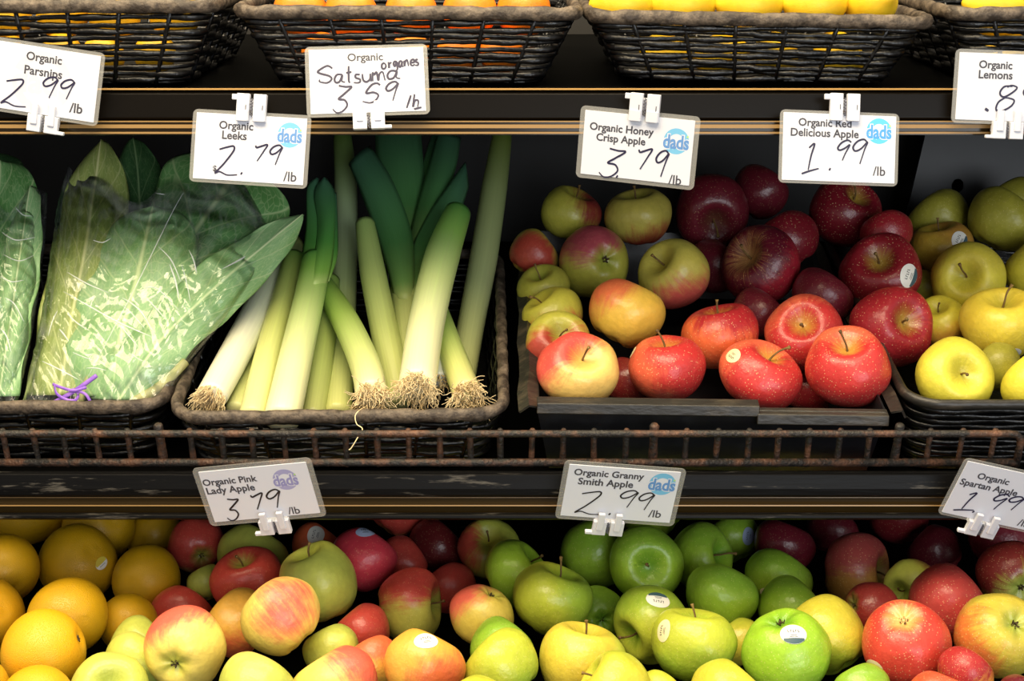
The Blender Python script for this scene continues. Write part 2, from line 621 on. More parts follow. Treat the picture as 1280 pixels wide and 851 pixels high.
xe = fx(1274)
top = [Vector((XL, ft.y, ft.z))] + [Vector((x, ft.y, ft.z)) for x in np.linspace(XL + 0.02, xe - 0.012, 30)]
top += [Vector((xe - 0.005, ft.y, ft.z)) - fdir * 0.001, Vector((xe - 0.001, ft.y, ft.z)) - fdir * 0.005, Vector((xe, ft.y, ft.z)) - fdir * 0.012, Vector((xe, fb.y, fb.z)) - fdir * 0.004]
m = MB(); m.tube(top, 0.0034, 8); fixed(m.build('top_wire', M_['rust']), fe)
m = MB(); m.tube([Vector((XL, fb.y, fb.z)), Vector((xe, fb.y, fb.z))], 0.0038, 8); fixed(m.build('bottom_wire', M_['rust']), fe)
BARS = [5, 43, 80, 120, 160, 200, 239, 277, 315, 355, 393, 432, 471, 510, 549, 588, 626, 665, 704, 743, 782, 818, 858, 897, 936, 973, 1011, 1050, 1087, 1123, 1162, 1202, 1242]
rs = random.Random(3)
for px in BARS:
    post = px in (200, 818, 1123)
    x = fx(px)
    off = -fn_ * 0.0045 if not post else -fn_ * 0.006
    r = 0.0042 if post else 0.0028
    a = Vector((x + rs.uniform(-.0006, .0006), fb.y, fb.z)) - fdir * 0.007 - off * -1
    b = Vector((x + rs.uniform(-.0006, .0006), ft.y, ft.z)) + fdir * (0.0065 if post else 0.0022) - off * -1
    m = MB()
    m.tube([a, a + (b - a) * 0.02, a + (b - a) * 0.3, a + (b - a) * 0.6, a + (b - a) * 0.96, b], [r * .7, r, r * rs.uniform(.9, 1.1), r * rs.uniform(.85, 1.1), r * 1.08, r * .75], 8)
    fixed(m.build('post' if post else 'bar', M_['rust']), fe)


# ------------------------------------------------------------------ baskets
def rr_point(s, wx, y0, y1, r):
    """Point and outward direction at fraction s round a rounded rectangle (x within +-wx, y within y0..y1); s = 0 at the middle of the front."""
    r = min(r, wx * 0.9, (y1 - y0) * 0.45)
    segs = [wx - r, math.pi * r / 2, (y1 - y0) - 2 * r, math.pi * r / 2, 2 * (wx - r), math.pi * r / 2, (y1 - y0) - 2 * r, math.pi * r / 2, wx - r]
    d = (s % 1.0) * sum(segs)
    for i, l in enumerate(segs):
        if d <= l or i == 8:
            break
        d -= l
    if i == 0:
        return Vector((d, y0, 0)), Vector((0, -1, 0))
    if i == 8:
        return Vector((-(wx - r) + d, y0, 0)), Vector((0, -1, 0))
    if i == 2:
        return Vector((wx, y0 + r + d, 0)), Vector((1, 0, 0))
    if i == 4:
        return Vector((wx - r - d, y1, 0)), Vector((0, 1, 0))
    if i == 6:
        return Vector((-wx, y1 - r - d, 0)), Vector((-1, 0, 0))
    a0, c = {1: (-90, (wx - r, y0 + r)), 3: (0, (wx - r, y1 - r)), 5: (90, (-(wx - r), y1 - r)), 7: (180, (-(wx - r), y0 + r))}[i]
    a = math.radians(a0) + d / r
    o = Vector((math.cos(a), math.sin(a), 0))
    return Vector((c[0], c[1], 0)) + o * r, o


def basket(M, wt, wb, lt, lb_, h, tf, label, rows=11, stakes=28, rim_r=0.0068, seed=1, corner=0.03, plastic=False):
    root = tag(empty('produce_basket' if plastic else 'wicker_basket', M), label, 'basket')
    rnd = random.Random(seed)

    def wall(s, t, out=0.0):
        wx = (wb + (wt - wb) * t) / 2
        y0 = -tf * t
        y1 = lb_ + (lt - tf - lb_) * t
        p, o = rr_point(s, wx, y0, y1, corner)
        p = p + o * out
        p.z = h * t
        return p

    n = stakes * 6
    mb = MB()
    if plastic:
        for k in range(rows):
            t = (k + 0.5) / rows
            mb.tube([wall(i / n, t, 0.0016 * math.cos(math.pi * (i / 6 + k)) - 0.0006) for i in range(n)], 0.0030, 6, closed=True, flat=(1.0, 0.5), frame=(0, 0, 1))
        mb.grid([[wall(i / 96, t, -0.0022) for i in range(96)] for t in (0.0, 0.5, 1.0)], wrap=True)
    else:
        for k in range(rows):
            t = (k + 0.55) / (rows + 0.2)
            ph = rnd.uniform(-.1, .1)
            jit = [rnd.uniform(-.0007, .0007) for _ in range(n)]
            pts = []
            for i in range(n):
                p = wall(i / n, min(max(t, 0), 1), 0.0026 * math.cos(math.pi * (i / 6 + k + ph)))
                p.z += jit[i] * 0.6 + 0.0009 * math.sin(i * 0.11 + k * 2.1)
                pts.append(p)
            mb.tube(pts, [0.0023 + 0.0010 * max(0.0, math.cos(math.pi * (i / 6 + k + ph))) for i in range(n)], 6, closed=True, flat=(1.0, 0.72), frame=(0, 0, 1))
        for i in range(stakes):
            s_ = (i + 0.5) / stakes
            mb.tube([wall(s_, t, 0) for t in (0.0, 0.25, 0.5, 0.75, 0.97)], 0.0023, 6)
    mb.build('woven_side', M_['wicker'], root)
    fl = MB()
    fl.grid([[wall(i / 64, 0, 0.0) + Vector((0, 0, z)) for i in range(64)] for z in (0.001, 0.004)], wrap=True)
    fl.f.append(tuple(range(64, 128)))
    fl.f.append(tuple(range(64))[::-1])
    fl.build('base', M_['wicker'], root, smooth=False)
    rm = MB()
    nr = 480
    pts = [wall(i / nr, 1.0, 0.001) for i in range(nr)]
    rad = [rim_r * (1 + 0.05 * math.cos(i * 2 * math.pi / 12.0) + rnd.uniform(-.015, .015)) for i in range(nr)]
    if plastic:
        rad = [rim_r] * nr
    b0 = len(rm.v)
    rm.tube(pts, rad, 14, closed=True, flat=(1.0, 0.85), frame=(0, 0, 1))
    if not plastic:     # wrapped strips: slanting grooves
        for i in range(nr):
            for k in range(14):
                vtx = rm.v[b0 + i * 14 + k]
                g = math.cos(2 * math.pi * (i * 18 / nr + k / 14.0))
                rm.v[b0 + i * 14 + k] = pts[i] + (vtx - pts[i]) * (1 - 0.20 * max(0, g) ** 5)
    rm.build('rim', M_['traylip'] if plastic else M_['rim'], root)
    return root


def mid_frame(px, dy=0.0, yaw=0.0, roll=0.0, d=1.30):
    return frame_at(mdeck((px - 640) / FPX * d, dy, 0.003), YB, NB, yaw, roll)


basket(mid_frame(422, 0.0, 0.02), 0.305, 0.275, 0.37, 0.33, BH, BT, 'dark wicker basket with a worn wrapped rim, filled with leeks', rows=10, stakes=26, seed=3)
basket(mid_frame(-10, 0.017, 0.0), 0.305, 0.275, 0.37, 0.33, BH, BT, 'dark wicker basket holding the plastic-bagged collard greens', rows=10, stakes=26, seed=4)
basket(mid_frame(1342, -0.008, 0.0, 0.0, 1.31), 0.312, 0.300, 0.40, 0.38, 0.077, 0.010, 'black plastic woven-look basket under the yellow-green apples', rows=13, stakes=36, rim_r=0.0052, seed=5, plastic=True)


def top_frame(px, dy=0.0, roll=0.0):
    return frame_at(udeck((px - 640) / FPX * 1.318, dy, 0.003 + abs(roll) * 0.13), YU, NU, 0.0, roll)


UB = dict(wt=0.312, wb=0.246, lt=0.33, lb_=0.27, tf=0.016, rows=11, stakes=26, rim_r=0.0066, corner=0.022)
basket(top_frame(66, 0.004), h=0.073, label='black wicker basket of golden citrus behind the parsnips sign', seed=11, **UB)
basket(top_frame(511, 0.006, 0.006), h=0.066, label='black wicker basket of orange satsumas behind the handwritten sign', seed=12, **UB)
basket(top_frame(944, 0.006, 0.018), h=0.0585, label='black wicker basket heaped with smooth yellow lemons above the apple signs', seed=13, **UB)
basket(top_frame(1386, 0.004), h=0.066, label='black wicker basket of lemons behind the lemons price sign', seed=14, **UB)

# ------------------------------------------------------------------ open plastic tray under the red apples
TM = mid_frame(891, -0.002, 0.0, 0.016)
tr = tag(empty('apple_tray', TM), 'shallow dark plastic tray with a split front lip, under the red apples', 'tray')
wt, wb_, tl_, hh = 0.326 / 2, 0.300 / 2, 0.40, 0.074
bot = [(-wb_, -0.008, 0.002), (wb_, -0.008, 0.002), (wb_, tl_ - 0.03, 0.002), (-wb_, tl_ - 0.03, 0.002)]
tp = [(-wt, -0.022, hh), (wt - 0.006, -0.022, hh), (wt, tl_, hh), (-wt, tl_, hh)]
m = MB(); m.add(bot + tp, [(0, 1, 2, 3), (0, 4, 5, 1), (1, 5, 6, 2), (2, 6, 7, 3), (3, 7, 4, 0)])
m.build('tray_body', M_['traywall'], tr, smooth=False, solid=0.003)
for x0, x1, z, y in ((-wt - 0.001, 0.040, hh + 0.003, -0.0245), (0.038, wt - 0.004, hh - 0.0035, -0.0275)):
    m = MB()
    prof = [(y, z + 0.003), (y - 0.003, z - 0.006), (y - 0.001, z - 0.007), (y + 0.003, z + 0.001), (y + 0.012, z + 0.001), (y + 0.012, z + 0.004)]
    m.extrude(prof, x0, x1)
    m.build('front_lip', M_['traylip'], tr, smooth=False, bevel=0.0008)
for sx in (-1, 1):
    m = MB()
    rows = []
    for k in range(13):
        yy = -0.020 + (tl_ + 0.015) * k / 12
        wob = 0.0015 * math.sin(k * 1.9)
        rows.append([(sx * (wt - 0.001), yy, hh - 0.001), (sx * (wt + 0.008 + wob), yy - 0.004, hh + 0.003), (sx * (wt + (0.017 if sx < 0 else 0.012) + wob), yy - 0.004, hh - 0.004)])
    m.grid(rows)
    m.build('side_lip', M_['traylip'], tr, smooth=False, solid=0.002)

# ------------------------------------------------------------------ price signs
_fc = bpy.data.curves.new('type', 'FONT')
_fo = bpy.data.objects.new('type', _fc)
COL.objects.link(_fo)


def text_shape(body, offset=0.0):
    """Vertices and faces of flat lettering with the baseline at 0 and em height 1."""
    _fc.body = body
    _fc.offset = offset
    _fc.resolution_u = 3
    bpy.context.view_layer.update()
    dg = bpy.context.evaluated_depsgraph_get()
    me = bpy.data.meshes.new_from_object(_fo.evaluated_get(dg))
    vs = [v.co.copy() for v in me.vertices]
    fs = [tuple(p.vertices) for p in me.polygons]
    bpy.data.meshes.remove(me)
    return vs, fs


SW, SHH = 0.110, 0.0655
Z_CARD = 0.0012


def put_text(mb, body, u, v, width, z=Z_CARD + 0.00020, offset=0.012, aspect=1.0, xh=None):
    """width: share of the sign's width; u, v: middle of the text."""
    vs, fs = text_shape(body, offset)
    xs = [p.x for p in vs]
    ys = [p.y for p in vs]
    k = width * SW / (max(xs) - min(xs))
    cx, cy = (max(xs) + min(xs)) / 2, 0.33
    mb.add([((p.x - cx) * k + (u - 0.5) * SW, (p.y - cy) * k * aspect + (0.5 - v) * SHH, z) for p in vs], fs)


GLYPH = {
    '2': [[(.12, .14), (.35, .07), (.66, .0), (.72, .1), (.6, .3), (.3, .66), (.0, .96), (.18, .9), (.5, 1.0), (.9, .97)]],
    '9': [[(.97, .14), (.72, .0), (.3, .1), (.04, .33), (.18, .48), (.55, .38), (.97, .1), (.78, .42), (.5, 1.0)]],
    'g': [[(.95, .1), (.7, .0), (.3, .12), (.02, .38), (.15, .5), (.5, .4), (.85, .22), (.55, .65), (.35, 1.0)]],
    '7': [[(.0, .08), (.1, .2), (.5, .1), (1, .0), (.7, .4), (.2, 1)]],
    '3': [[(.35, .0), (.7, .05), (1, .06), (.6, .32), (.32, .5), (.62, .54), (.74, .74), (.5, .95), (.2, 1.0), (.0, .86)]],
    '1': [[(.38, .14), (.68, .0), (.5, .4), (.36, .86)], [(.0, .99), (.4, .9), (.95, .8)]],
    '8': [[(.75, .05), (.35, .08), (.15, .32), (.35, .47), (.75, .3), (.98, .1), (.7, .02), (.5, .1)], [(.4, .5), (.1, .68), (.02, .95), (.3, 1.0), (.75, .8), (.88, .58), (.6, .5), (.4, .5)]],
    '5': [[(.98, .12), (.8, .02), (.5, .12), (.2, .5), (.6, .48), (.86, .62), (.72, .86), (.4, 1.0), (.0, .92)]],
    '.': [[(.0, .0), (1.0, .6)]],
    'S': [[(.92, .16), (.6, .0), (.05, .28), (.1, .42), (.7, .6), (.85, .8), (.55, 1.0), (.1, .92), (.12, .8)]],
    'a': [[(.75, .12), (.3, .1), (.05, .55), (.15, .95), (.5, .85), (.78, .15), (.7, .8), (1.0, .95)]],
    't': [[(.45, -.8), (.4, .2), (.4, .85), (.6, 1.0)], [(.0, -.05), (.9, -.15)]],
    's': [[(.8, .1), (.35, .08), (.3, .4), (.8, .62), (.7, .95), (.05, .95)]],
    'u': [[(.05, .1), (.1, .75), (.4, .98), (.75, .7), (.8, .1), (.85, .95)]],
    'm': [[(.02, 1), (.05, .1), (.15, .3), (.35, .05), (.45, .95), (.55, .25), (.8, .05), (.95, .98)]],
    'o': [[(.6, .05), (.1, .3), (.1, .85), (.55, 1.0), (.92, .55), (.6, .05)]],
    'r': [[(.2, .05), (.3, 1.0), (.35, .4), (.85, .1)]],
    'q': [[(.8, .1), (.3, .1), (.1, .55), (.4, .85), (.78, .2), (.85, 1.3), (.4, 1.75), (.1, 1.5)]],
    'n': [[(.1, .1), (.15, 1.0), (.25, .35), (.65, .05), (.85, 1.0)]],
    'e': [[(.1, .55), (.85, .45), (.7, .05), (.2, .2), (.1, .8), (.5, 1.0), (.95, .8)]],
    '/': [[(.9, 0), (.1, 1)]],
    'b': [[(.35, .0), (.1, .95), (.35, .5), (.75, .5), (.65, .95)], [(.2, 1.12), (1.1, 1.0)]],
}


def put_stroke(mb, ch, u, v, wd, ht, pen=0.0015, z=Z_CARD + 0.00030):
    """A handwritten character in the box centred on u, v (shares of the sign)."""
    for k, st in enumerate(GLYPH[ch]):
        pts = [Vector(((u - wd / 2 + x * wd - 0.5) * SW, (0.5 - (v - ht / 2 + y * ht)) * SHH, z + 0.00004 * k)) for x, y in st]
        cs = catmull(pts, 6)
        n = len(cs)
        rows = []
        for i, p in enumerate(cs):
            t = (cs[min(i + 1, n - 1)] - cs[max(i - 1, 0)])
            nn = Vector((-t.y, t.x, 0)).normalized()
            h = pen / 2 * (0.75 + 0.35 * math.sin(3.0 * i / n + 0.5))
            rows.append([p - nn * h + Vector((0, 0, 0.000002 * i)), p + nn * h + Vector((0, 0, 0.000002 * i))])
        mb.grid(rows)


def rrect(w_, h_, r, n=6):
    out = []
    for cx, cy, a0 in ((w_ / 2 - r, h_ / 2 - r, 0), (-w_ / 2 + r, h_ / 2 - r, 90), (-w_ / 2 + r, -h_ / 2 + r, 180), (w_ / 2 - r, -h_ / 2 + r, 270)):
        for k in range(n + 1):
            a = math.radians(a0 + 90 * k / n)
            out.append((cx + r * math.cos(a), cy + r * math.sin(a)))
    return out


def plate(mb, outline, z0, z1):
    n = len(outline)
    mb.add([(x, y, z0) for x, y in outline] + [(x, y, z1) for x, y in outline],
           [tuple(range(n))[::-1], tuple(range(n, 2 * n))] + [(i, (i + 1) % n, n + (i + 1) % n, n + i) for i in range(n)])


def disc(mb, cx, cy, r0, r1, z, a0=0, a1=360, n=40):
    rows = []
    for k in range(n + 1):
        a = math.radians(a0 + (a1 - a0) * k / n)
        rows.append([(cx + r0 * math.cos(a), cy + r0 * math.sin(a), z), (cx + r1 * math.cos(a), cy + r1 * math.sin(a), z)])
    mb.grid(rows)


def price_sign(pos, rows, label, words, hand, logo=None, clip=None, border=0.0036, logocol='#6FB4DC', lettercol='#5C8CC8', pen=0.0016, ink='ink', mark=None, thin=False, flat=True, tint=None):
    M = Matrix([[*rows[i], pos[i]] for i in range(3)] + [[0, 0, 0, 1]])
    if pos[2] < 1.2:
        M = Matrix.Translation((Vector(pos) - CAM) * -0.014) @ M @ Matrix.Scale(0.986, 4)
    root = tag(empty('price_sign', M), label, 'price sign', 'shelf price signs')
    mb = MB(); plate(mb, rrect(SW, SHH, 0.0048), 0, 0.0009); mb.build('laminate_sleeve', M_['sleeve'], root, smooth=False)
    mb = MB(); plate(mb, rrect(SW - 2 * border, SHH - 1.7 * border, 0.0003, 1), 0.0003, Z_CARD); mb.build('card', M_['card'] if not tint else plain('tinted_card', tint, 0.55), root, smooth=False)
    for t in words:
        mb = MB()
        put_text(mb, t[0], t[1], t[2], t[3], offset=0.022 if thin else 0.012 if t[0] == '/lb' else 0.024)
        mb.build('printed_line', M_['print'], root, smooth=False)
    mb = MB()
    for ch, u, v, wd, ht, *pp in hand:
        put_stroke(mb, ch, u, v, wd, ht, pp[0] if pp else 0.0024 if ch == '.' else pen)
    mb.build('handwriting', M_[ink], root, smooth=False)
    if mark:            # pale watermark emblem behind the words
        mw = plain('watermark_grey', '#C9CCD6', 0.6)
        mb = MB()
        u, v, dia = mark
        cx, cy = (u - 0.5) * SW, (0.5 - v) * SHH
        disc(mb, cx, cy, dia * SW * 0.36, dia * SW * 0.5, Z_CARD + 0.00002, 20, 160)
        disc(mb, cx, cy, dia * SW * 0.36, dia * SW * 0.5, Z_CARD + 0.00003, 200, 340)
        put_text(mb, 'dads', u, v, dia, z=Z_CARD + 0.00004, offset=0.03)
        mb.build('watermark', mw, root, smooth=False)
    if logo:
        u, v, dia = logo
        cx, cy, r = (u - 0.5) * SW, (0.5 - v) * SHH, dia * SW / 2
        lm = plain('emblem_blue', logocol, 0.6)
        le = plain('emblem_letter_blue', lettercol, 0.6)
        mb = MB()
        disc(mb, cx, cy, r * 0.56, r, Z_CARD + 0.00004)
        ring = mb.build('emblem_ring', lm, root, smooth=False)
        mb = MB(); put_text(mb, 'dads', u, v + 0.012, dia * 1.12, z=Z_CARD + 0.00008, offset=0.075, aspect=1.25)
        mb.build('emblem_outline', M_['card'], ring, smooth=False)
        mb = MB(); put_text(mb, 'dads', u, v + 0.012, dia * 1.02, z=Z_CARD + 0.00012, offset=0.030, aspect=1.30)
        mb.build('emblem_letters', le, ring, smooth=False)
        mb = MB(); disc(mb, cx + r * 0.86, cy + r * 0.42, 0, r * 0.09, Z_CARD + 0.00013, n=10)
        mb.build('emblem_dot', bpy.data.materials.get('emblem_green') or plain('emblem_green', '#A8D088', 0.6), ring, smooth=False)
    if clip:
        kind, u = clip
        cx = (u - 0.5) * SW
        c = empty('clip')
        c.parent = root
        if kind == 'top':      # hangs the sign from the rail: two plates, a nub on one side
            y0 = SHH / 2
            nub = 1 if u < 0.6 and label.find('leeks') >= 0 else -1
            for sx in (-1, 1):
                mb = MB()
                mb.box((cx + sx * 0.0078, y0 + 0.0035, 0.0030), (0.0118, 0.0245, 0.0045))
                mb.box((cx + sx * 0.0078, y0 - 0.0040, 0.0056), (0.0105, 0.0100, 0.0012))
                if sx == nub:
                    mb.box((cx + sx * 0.0155, y0 + 0.0125, 0.0025), (0.0065, 0.0050, 0.0030))
                mb.build('clip_plate', M_['clip'], c, smooth=False, bevel=0.0006)
                mb = MB(); mb.box((cx + sx * 0.0078 + 0.003, y0 + 0.0005, 0.00535), (0.0007, 0.0105, 0.0004)); mb.build('slot', M_['clipdark'], c, smooth=False)
            ys = [y0 - 0.004 + 0.0004 * k for k in range(40)]
            mb = MB(); mb.tube([(cx + 0.0009 * math.sin(k * 0.9), y, 0.0035) for k, y in enumerate(ys)], 0.0006, 6)
            mb.build('spring', M_['clipdark'], c)
            mb = MB(); mb.box((cx, y0 + 0.006, -0.004), (0.020, 0.010, 0.010)); mb.build('clip_hook', M_['clip'], c, smooth=False, bevel=0.0006)
        else:                  # stands on the rail: two blocks and two prongs over the card
            y0 = -SHH / 2
            for sx in (-1, 1):
                mb = MB()
                mb.box((cx + sx * 0.0080, y0 - 0.0052, 0.0028), (0.0125, 0.0155, 0.0050))
                mb.box((cx + sx * 0.0080, y0 + 0.0030, 0.0050), (0.0060, 0.0185, 0.0038))
                if sx == (1 if kind == 'standr' else -1):
                    mb.box((cx + sx * 0.0165, y0 - 0.0112, 0.0030), (0.0075, 0.0032, 0.0040))
                mb.build('clip_prong', M_['clip'], c, smooth=False, bevel=0.0007)
            mb = MB(); mb.tube([(cx + 0.0008 * math.sin(k * 0.9), y0 - 0.012 + 0.00035 * k, 0.0030) for k in range(36)], 0.0006, 6)
            mb.build('spring', M_['clipdark'], c)
            mb = MB(); mb.box((cx, y0 - 0.0035, -0.004), (0.022, 0.006, 0.010)); mb.build('clip_hook', M_['clip'], c, smooth=False, bevel=0.0006)
    return root


price_sign([-0.4224, 1.2864, 1.4302], [[0.985, 0.1526, -0.08], [-0.0869, 0.0393, -0.9954], [-0.1488, 0.9875, 0.0519]],
           'tilted price sign reading Organic Parsnips 2.99 in front of the golden citrus basket',
           [('Organic', .50, .19, .30), ('Parsnips', .505, .38, .32), ('/lb', .81, .80, .11)],
           [('2', .295, .71, .235, .37), ('9', .575, .57, .13, .29), ('9', .72, .56, .12, .27)], clip=('standr', .555), mark=(.5, .52, .5), thin=True)
price_sign([-0.2356, 1.2758, 1.3702], [[0.9883, 0.0726, -0.1341], [-0.1427, 0.1318, -0.9809], [-0.0535, 0.9886, 0.1406]],
           'price sign reading Organic Leeks 2.79, hanging above the leafy greens',
           [('Organic', .375, .20, .29), ('Leeks', .365, .335, .21), ('$', .215, .80, .032), ('/lb', .855, .85, .11)],
           [('2', .325, .68, .21, .40), ('.', .445, .85, .012, .02), ('7', .60, .55, .10, .23), ('9', .725, .565, .11, .27)], logo=(.83, .285, .205), clip=('top', .50))
price_sign([-0.1301, 1.2865, 1.4304], [[0.9961, -0.0522, 0.0705], [0.0828, 0.2939, -0.9522], [0.0289, 0.9544, 0.2971]],
           'price sign with handwritten Satsuma 3.59, clipped in front of the satsuma basket',
           [('Organic', .49, .17, .29)],
           [('S', .165, .40, .13, .24), ('a', .275, .46, .09, .13), ('t', .355, .46, .05, .13), ('s', .42, .47, .07, .13), ('u', .50, .46, .085, .13), ('m', .595, .45, .11, .13), ('a', .715, .43, .11, .13),
            ('o', .64, .30, .04, .09), ('r', .69, .29, .04, .09), ('q', .735, .28, .04, .085), ('a', .78, .28, .04, .09), ('n', .825, .27, .045, .09), ('e', .875, .265, .04, .09), ('s', .91, .265, .035, .09),
            ('3', .29, .755, .16, .38), ('5', .53, .68, .15, .28), ('9', .70, .665, .11, .27), ('/', .83, .82, .05, .18), ('b', .89, .81, .07, .19)], pen=0.0018, clip=('standr', .50), mark=(.5, .5, .5), thin=True)
price_sign([0.1126, 1.276, 1.3713], [[0.946, 0.0639, -0.3178], [-0.3112, -0.0949, -0.9456], [-0.0906, 0.9934, -0.0699]],
           'price sign reading Organic Honey Crisp Apple 3.79, hanging above the apple tray',
           [('Organic Honey', .36, .27, .54), ('Crisp Apple', .36, .41, .415), ('/lb', .84, .885, .105)],
           [('3', .305, .75, .21, .40), ('.', .355, .93, .012, .02), ('7', .575, .645, .11, .29), ('9', .72, .68, .11, .36)], logo=(.82, .36, .21), clip=('top', .54), border=0.0045)
price_sign([0.294, 1.2759, 1.3707], [[0.9952, 0.0251, 0.0945], [0.0894, 0.1568, -0.9836], [-0.0395, 0.9873, 0.1538]],
           'price sign reading Organic Red Delicious Apple 1.99, hanging above the red apples',
           [('Organic Red', .375, .165, .445), ('Delicious Apple', .375, .305, .57), ('/lb', .84, .80, .105)],
           [('1', .265, .665, .15, .42), ('.', .425, .80, .012, .02), ('g', .545, .53, .12, .28), ('9', .675, .54, .13, .34)], logo=(.83, .25, .21), logocol='#58BBEA', lettercol='#4C9AE0', clip=('top', .53), border=0.003)
price_sign([0.4503, 1.2853, 1.424], [[0.9967, 0.0323, 0.075], [0.073, 0.0576, -0.9957], [-0.0365, 0.9978, 0.0551]],
           'price sign reading Organic Lemons, standing on the upper rail below a lemon basket',
           [('Organic', .34, .20, .28), ('Lemons', .345, .335, .285), ('/lb', .85, .85, .11)],
           [('8', .45, .64, .17, .36), ('.', .29, .82, .03, .05), ('9', .64, .60, .11, .30)], clip=('standl', .47))
price_sign([-0.2269, 1.2225, 1.0661], [[0.9852, -0.1585, -0.0655], [-0.1175, -0.3462, -0.9308], [0.1249, 0.9247, -0.3597]],
           'tilted price sign reading Organic Pink Lady Apple 3.79 on the lower rail',
           [('Organic Pink', .285, .25, .46), ('Lady Apple', .27, .395, .41), ('/lb', .74, .85, .10)],
           [('3', .235, .74, .14, .37), ('7', .47, .64, .10, .27), ('9', .61, .62, .13, .31)], logo=(.745, .32, .205), logocol='#9C9CC8', lettercol='#8C8CC0', clip=('standl', .55), border=0.0052, ink='inkblack')
price_sign([0.0973, 1.2223, 1.0649], [[0.9915, 0.1228, 0.0441], [0.0865, -0.3654, -0.9268], [-0.0977, 0.9227, -0.3729]],
           'price sign reading Organic Granny Smith Apple 2.99 on the rail above the green apples',
           [('Organic Granny', .378, .175, .575), ('Smith Apple', .363, .325, .455), ('/lb', .82, .80, .105)],
           [('2', .285, .68, .26, .40), ('.', .445, .86, .012, .02), ('9', .575, .57, .15, .30), ('9', .722, .59, .13, .30)], logo=(.825, .28, .22), clip=('standl', .45), border=0.0046, ink='inkblack', pen=0.0014)
price_sign([0.4469, 1.2212, 1.0609], [[0.9733, 0.225, -0.0462], [0.0446, -0.3823, -0.923], [-0.2253, 0.8962, -0.3821]],
           'strongly tilted price sign reading Organic Spartan Apple 1.99 on the lower rail',
           [('Organic', .297, .235, .27), ('Spartan Apple', .297, .385, .49), ('/lb', .72, .85, .10)],
           [('1', .195, .70, .17, .36), ('.', .275, .84, .012, .02), ('g', .44, .58, .12, .29), ('9', .56, .55, .12, .25)], logo=(.76, .36, .2), clip=('standl', .40), pen=0.0015, border=0.0034)
bpy.data.objects.remove(_fo)

# ------------------------------------------------------------------ fruit
def apple_mesh(name, seed, h=0.90, lobes=0.03, taper=0.06, nu=48, nv=34, cav=0.44):
    rnd = random.Random(seed)
    ph = [rnd.uniform(0, 6.28) for _ in range(6)]
    me = bpy.data.meshes.new(name)
    vs, fs = [], []
    for i in range(nv + 1):
        t = math.pi * (0.012 + 0.976 * i / nv)
        z0 = h * math.cos(t) - cav * math.exp(-(t / 0.36) ** 2) + 0.24 * math.exp(-((math.pi - t) / 0.30) ** 2)
        r0 = (math.sin(t) ** 0.92) * (1 + taper * math.cos(t))
        for j in range(nu):
            a = 2 * math.pi * j / nu
            low = (1 - math.cos(t)) / 2
            k = 1 + lobes * math.cos(5 * a + ph[0]) * (0.2 + 0.6 * low * low) + 0.022 * math.cos(2 * a + ph[1]) + 0.016 * math.cos(3 * a + ph[2] + t)
            lump = mnoise.noise(Vector((r0 * math.cos(a), r0 * math.sin(a), math.cos(t))) * 1.3 + Vector((seed * 7.1, 0, 0)))
            k *= 1 + 0.055 * lump
            z = z0 * (1 + 0.05 * math.cos(a + ph[3]) * math.sin(min(t * 1.6, math.pi / 2))) + 0.05 * lump * math.sin(t) + 0.02 * math.cos(5 * a + ph[0]) * low * low
            vs.append((r0 * k * math.cos(a), r0 * k * math.sin(a), z))
    for i in range(nv):
        for j in range(nu):
            l = (j + 1) % nu
            fs.append((i * nu + j, (i + 1) * nu + j, (i + 1) * nu + l, i * nu + l))
    fs.append(tuple(range(nu)))
    fs.append(tuple(range(nv * nu, (nv + 1) * nu))[::-1])
    me.from_pydata(vs, [], fs)
    me.polygons.foreach_set('use_smooth', [True] * len(me.polygons))
    me.materials.append(None)
    me.update()
    return me


APPLES = [apple_mesh('apple', 1), apple_mesh('apple', 2, 0.94, 0.025, 0.05), apple_mesh('apple', 3, 0.86, 0.035, 0.06), apple_mesh('apple', 4, 0.90, 0.02, 0.03)]
TALL = [apple_mesh('apple', 5, 1.06, 0.03, 0.05), apple_mesh('apple', 6, 1.02, 0.035, 0.05)]
SQUAT = [apple_mesh('apple', 8, 0.80, 0.025, 0.05, cav=0.34), apple_mesh('apple', 9, 0.82, 0.02, 0.05, cav=0.34)]


def lemon_mesh(seed):
    rnd = random.Random(seed)
    me = bpy.data.meshes.new('lemon')
    vs, fs = [], []
    nu, nv = 36, 30
    p = rnd.uniform(0, 6)
    for i in range(nv + 1):
        t = math.pi * (0.01 + 0.98 * i / nv)
        z = 1.22 * math.cos(t) + 0.22 * (math.exp(-(t / .28) ** 2) - math.exp(-((math.pi - t) / .3) ** 2) * .8)
        r = math.sin(t) ** 0.95
        for j in range(nu):
            a = 2 * math.pi * j / nu
            k = 1 + 0.02 * math.cos(2 * a + p) + 0.012 * math.cos(3 * a + p * 2 + t)
            vs.append((r * k * math.cos(a), r * k * math.sin(a), z))
    for i in range(nv):
        for j in range(nu):
            l = (j + 1) % nu
            fs.append((i * nu + j, (i + 1) * nu + j, (i + 1) * nu + l, i * nu + l))
    fs.append(tuple(range(nu)))
    fs.append(tuple(range(nv * nu, (nv + 1) * nu))[::-1])
    me.from_pydata(vs, [], fs)
    me.polygons.foreach_set('use_smooth', [True] * len(me.polygons))
    me.materials.append(None)
    me.update()
    return me


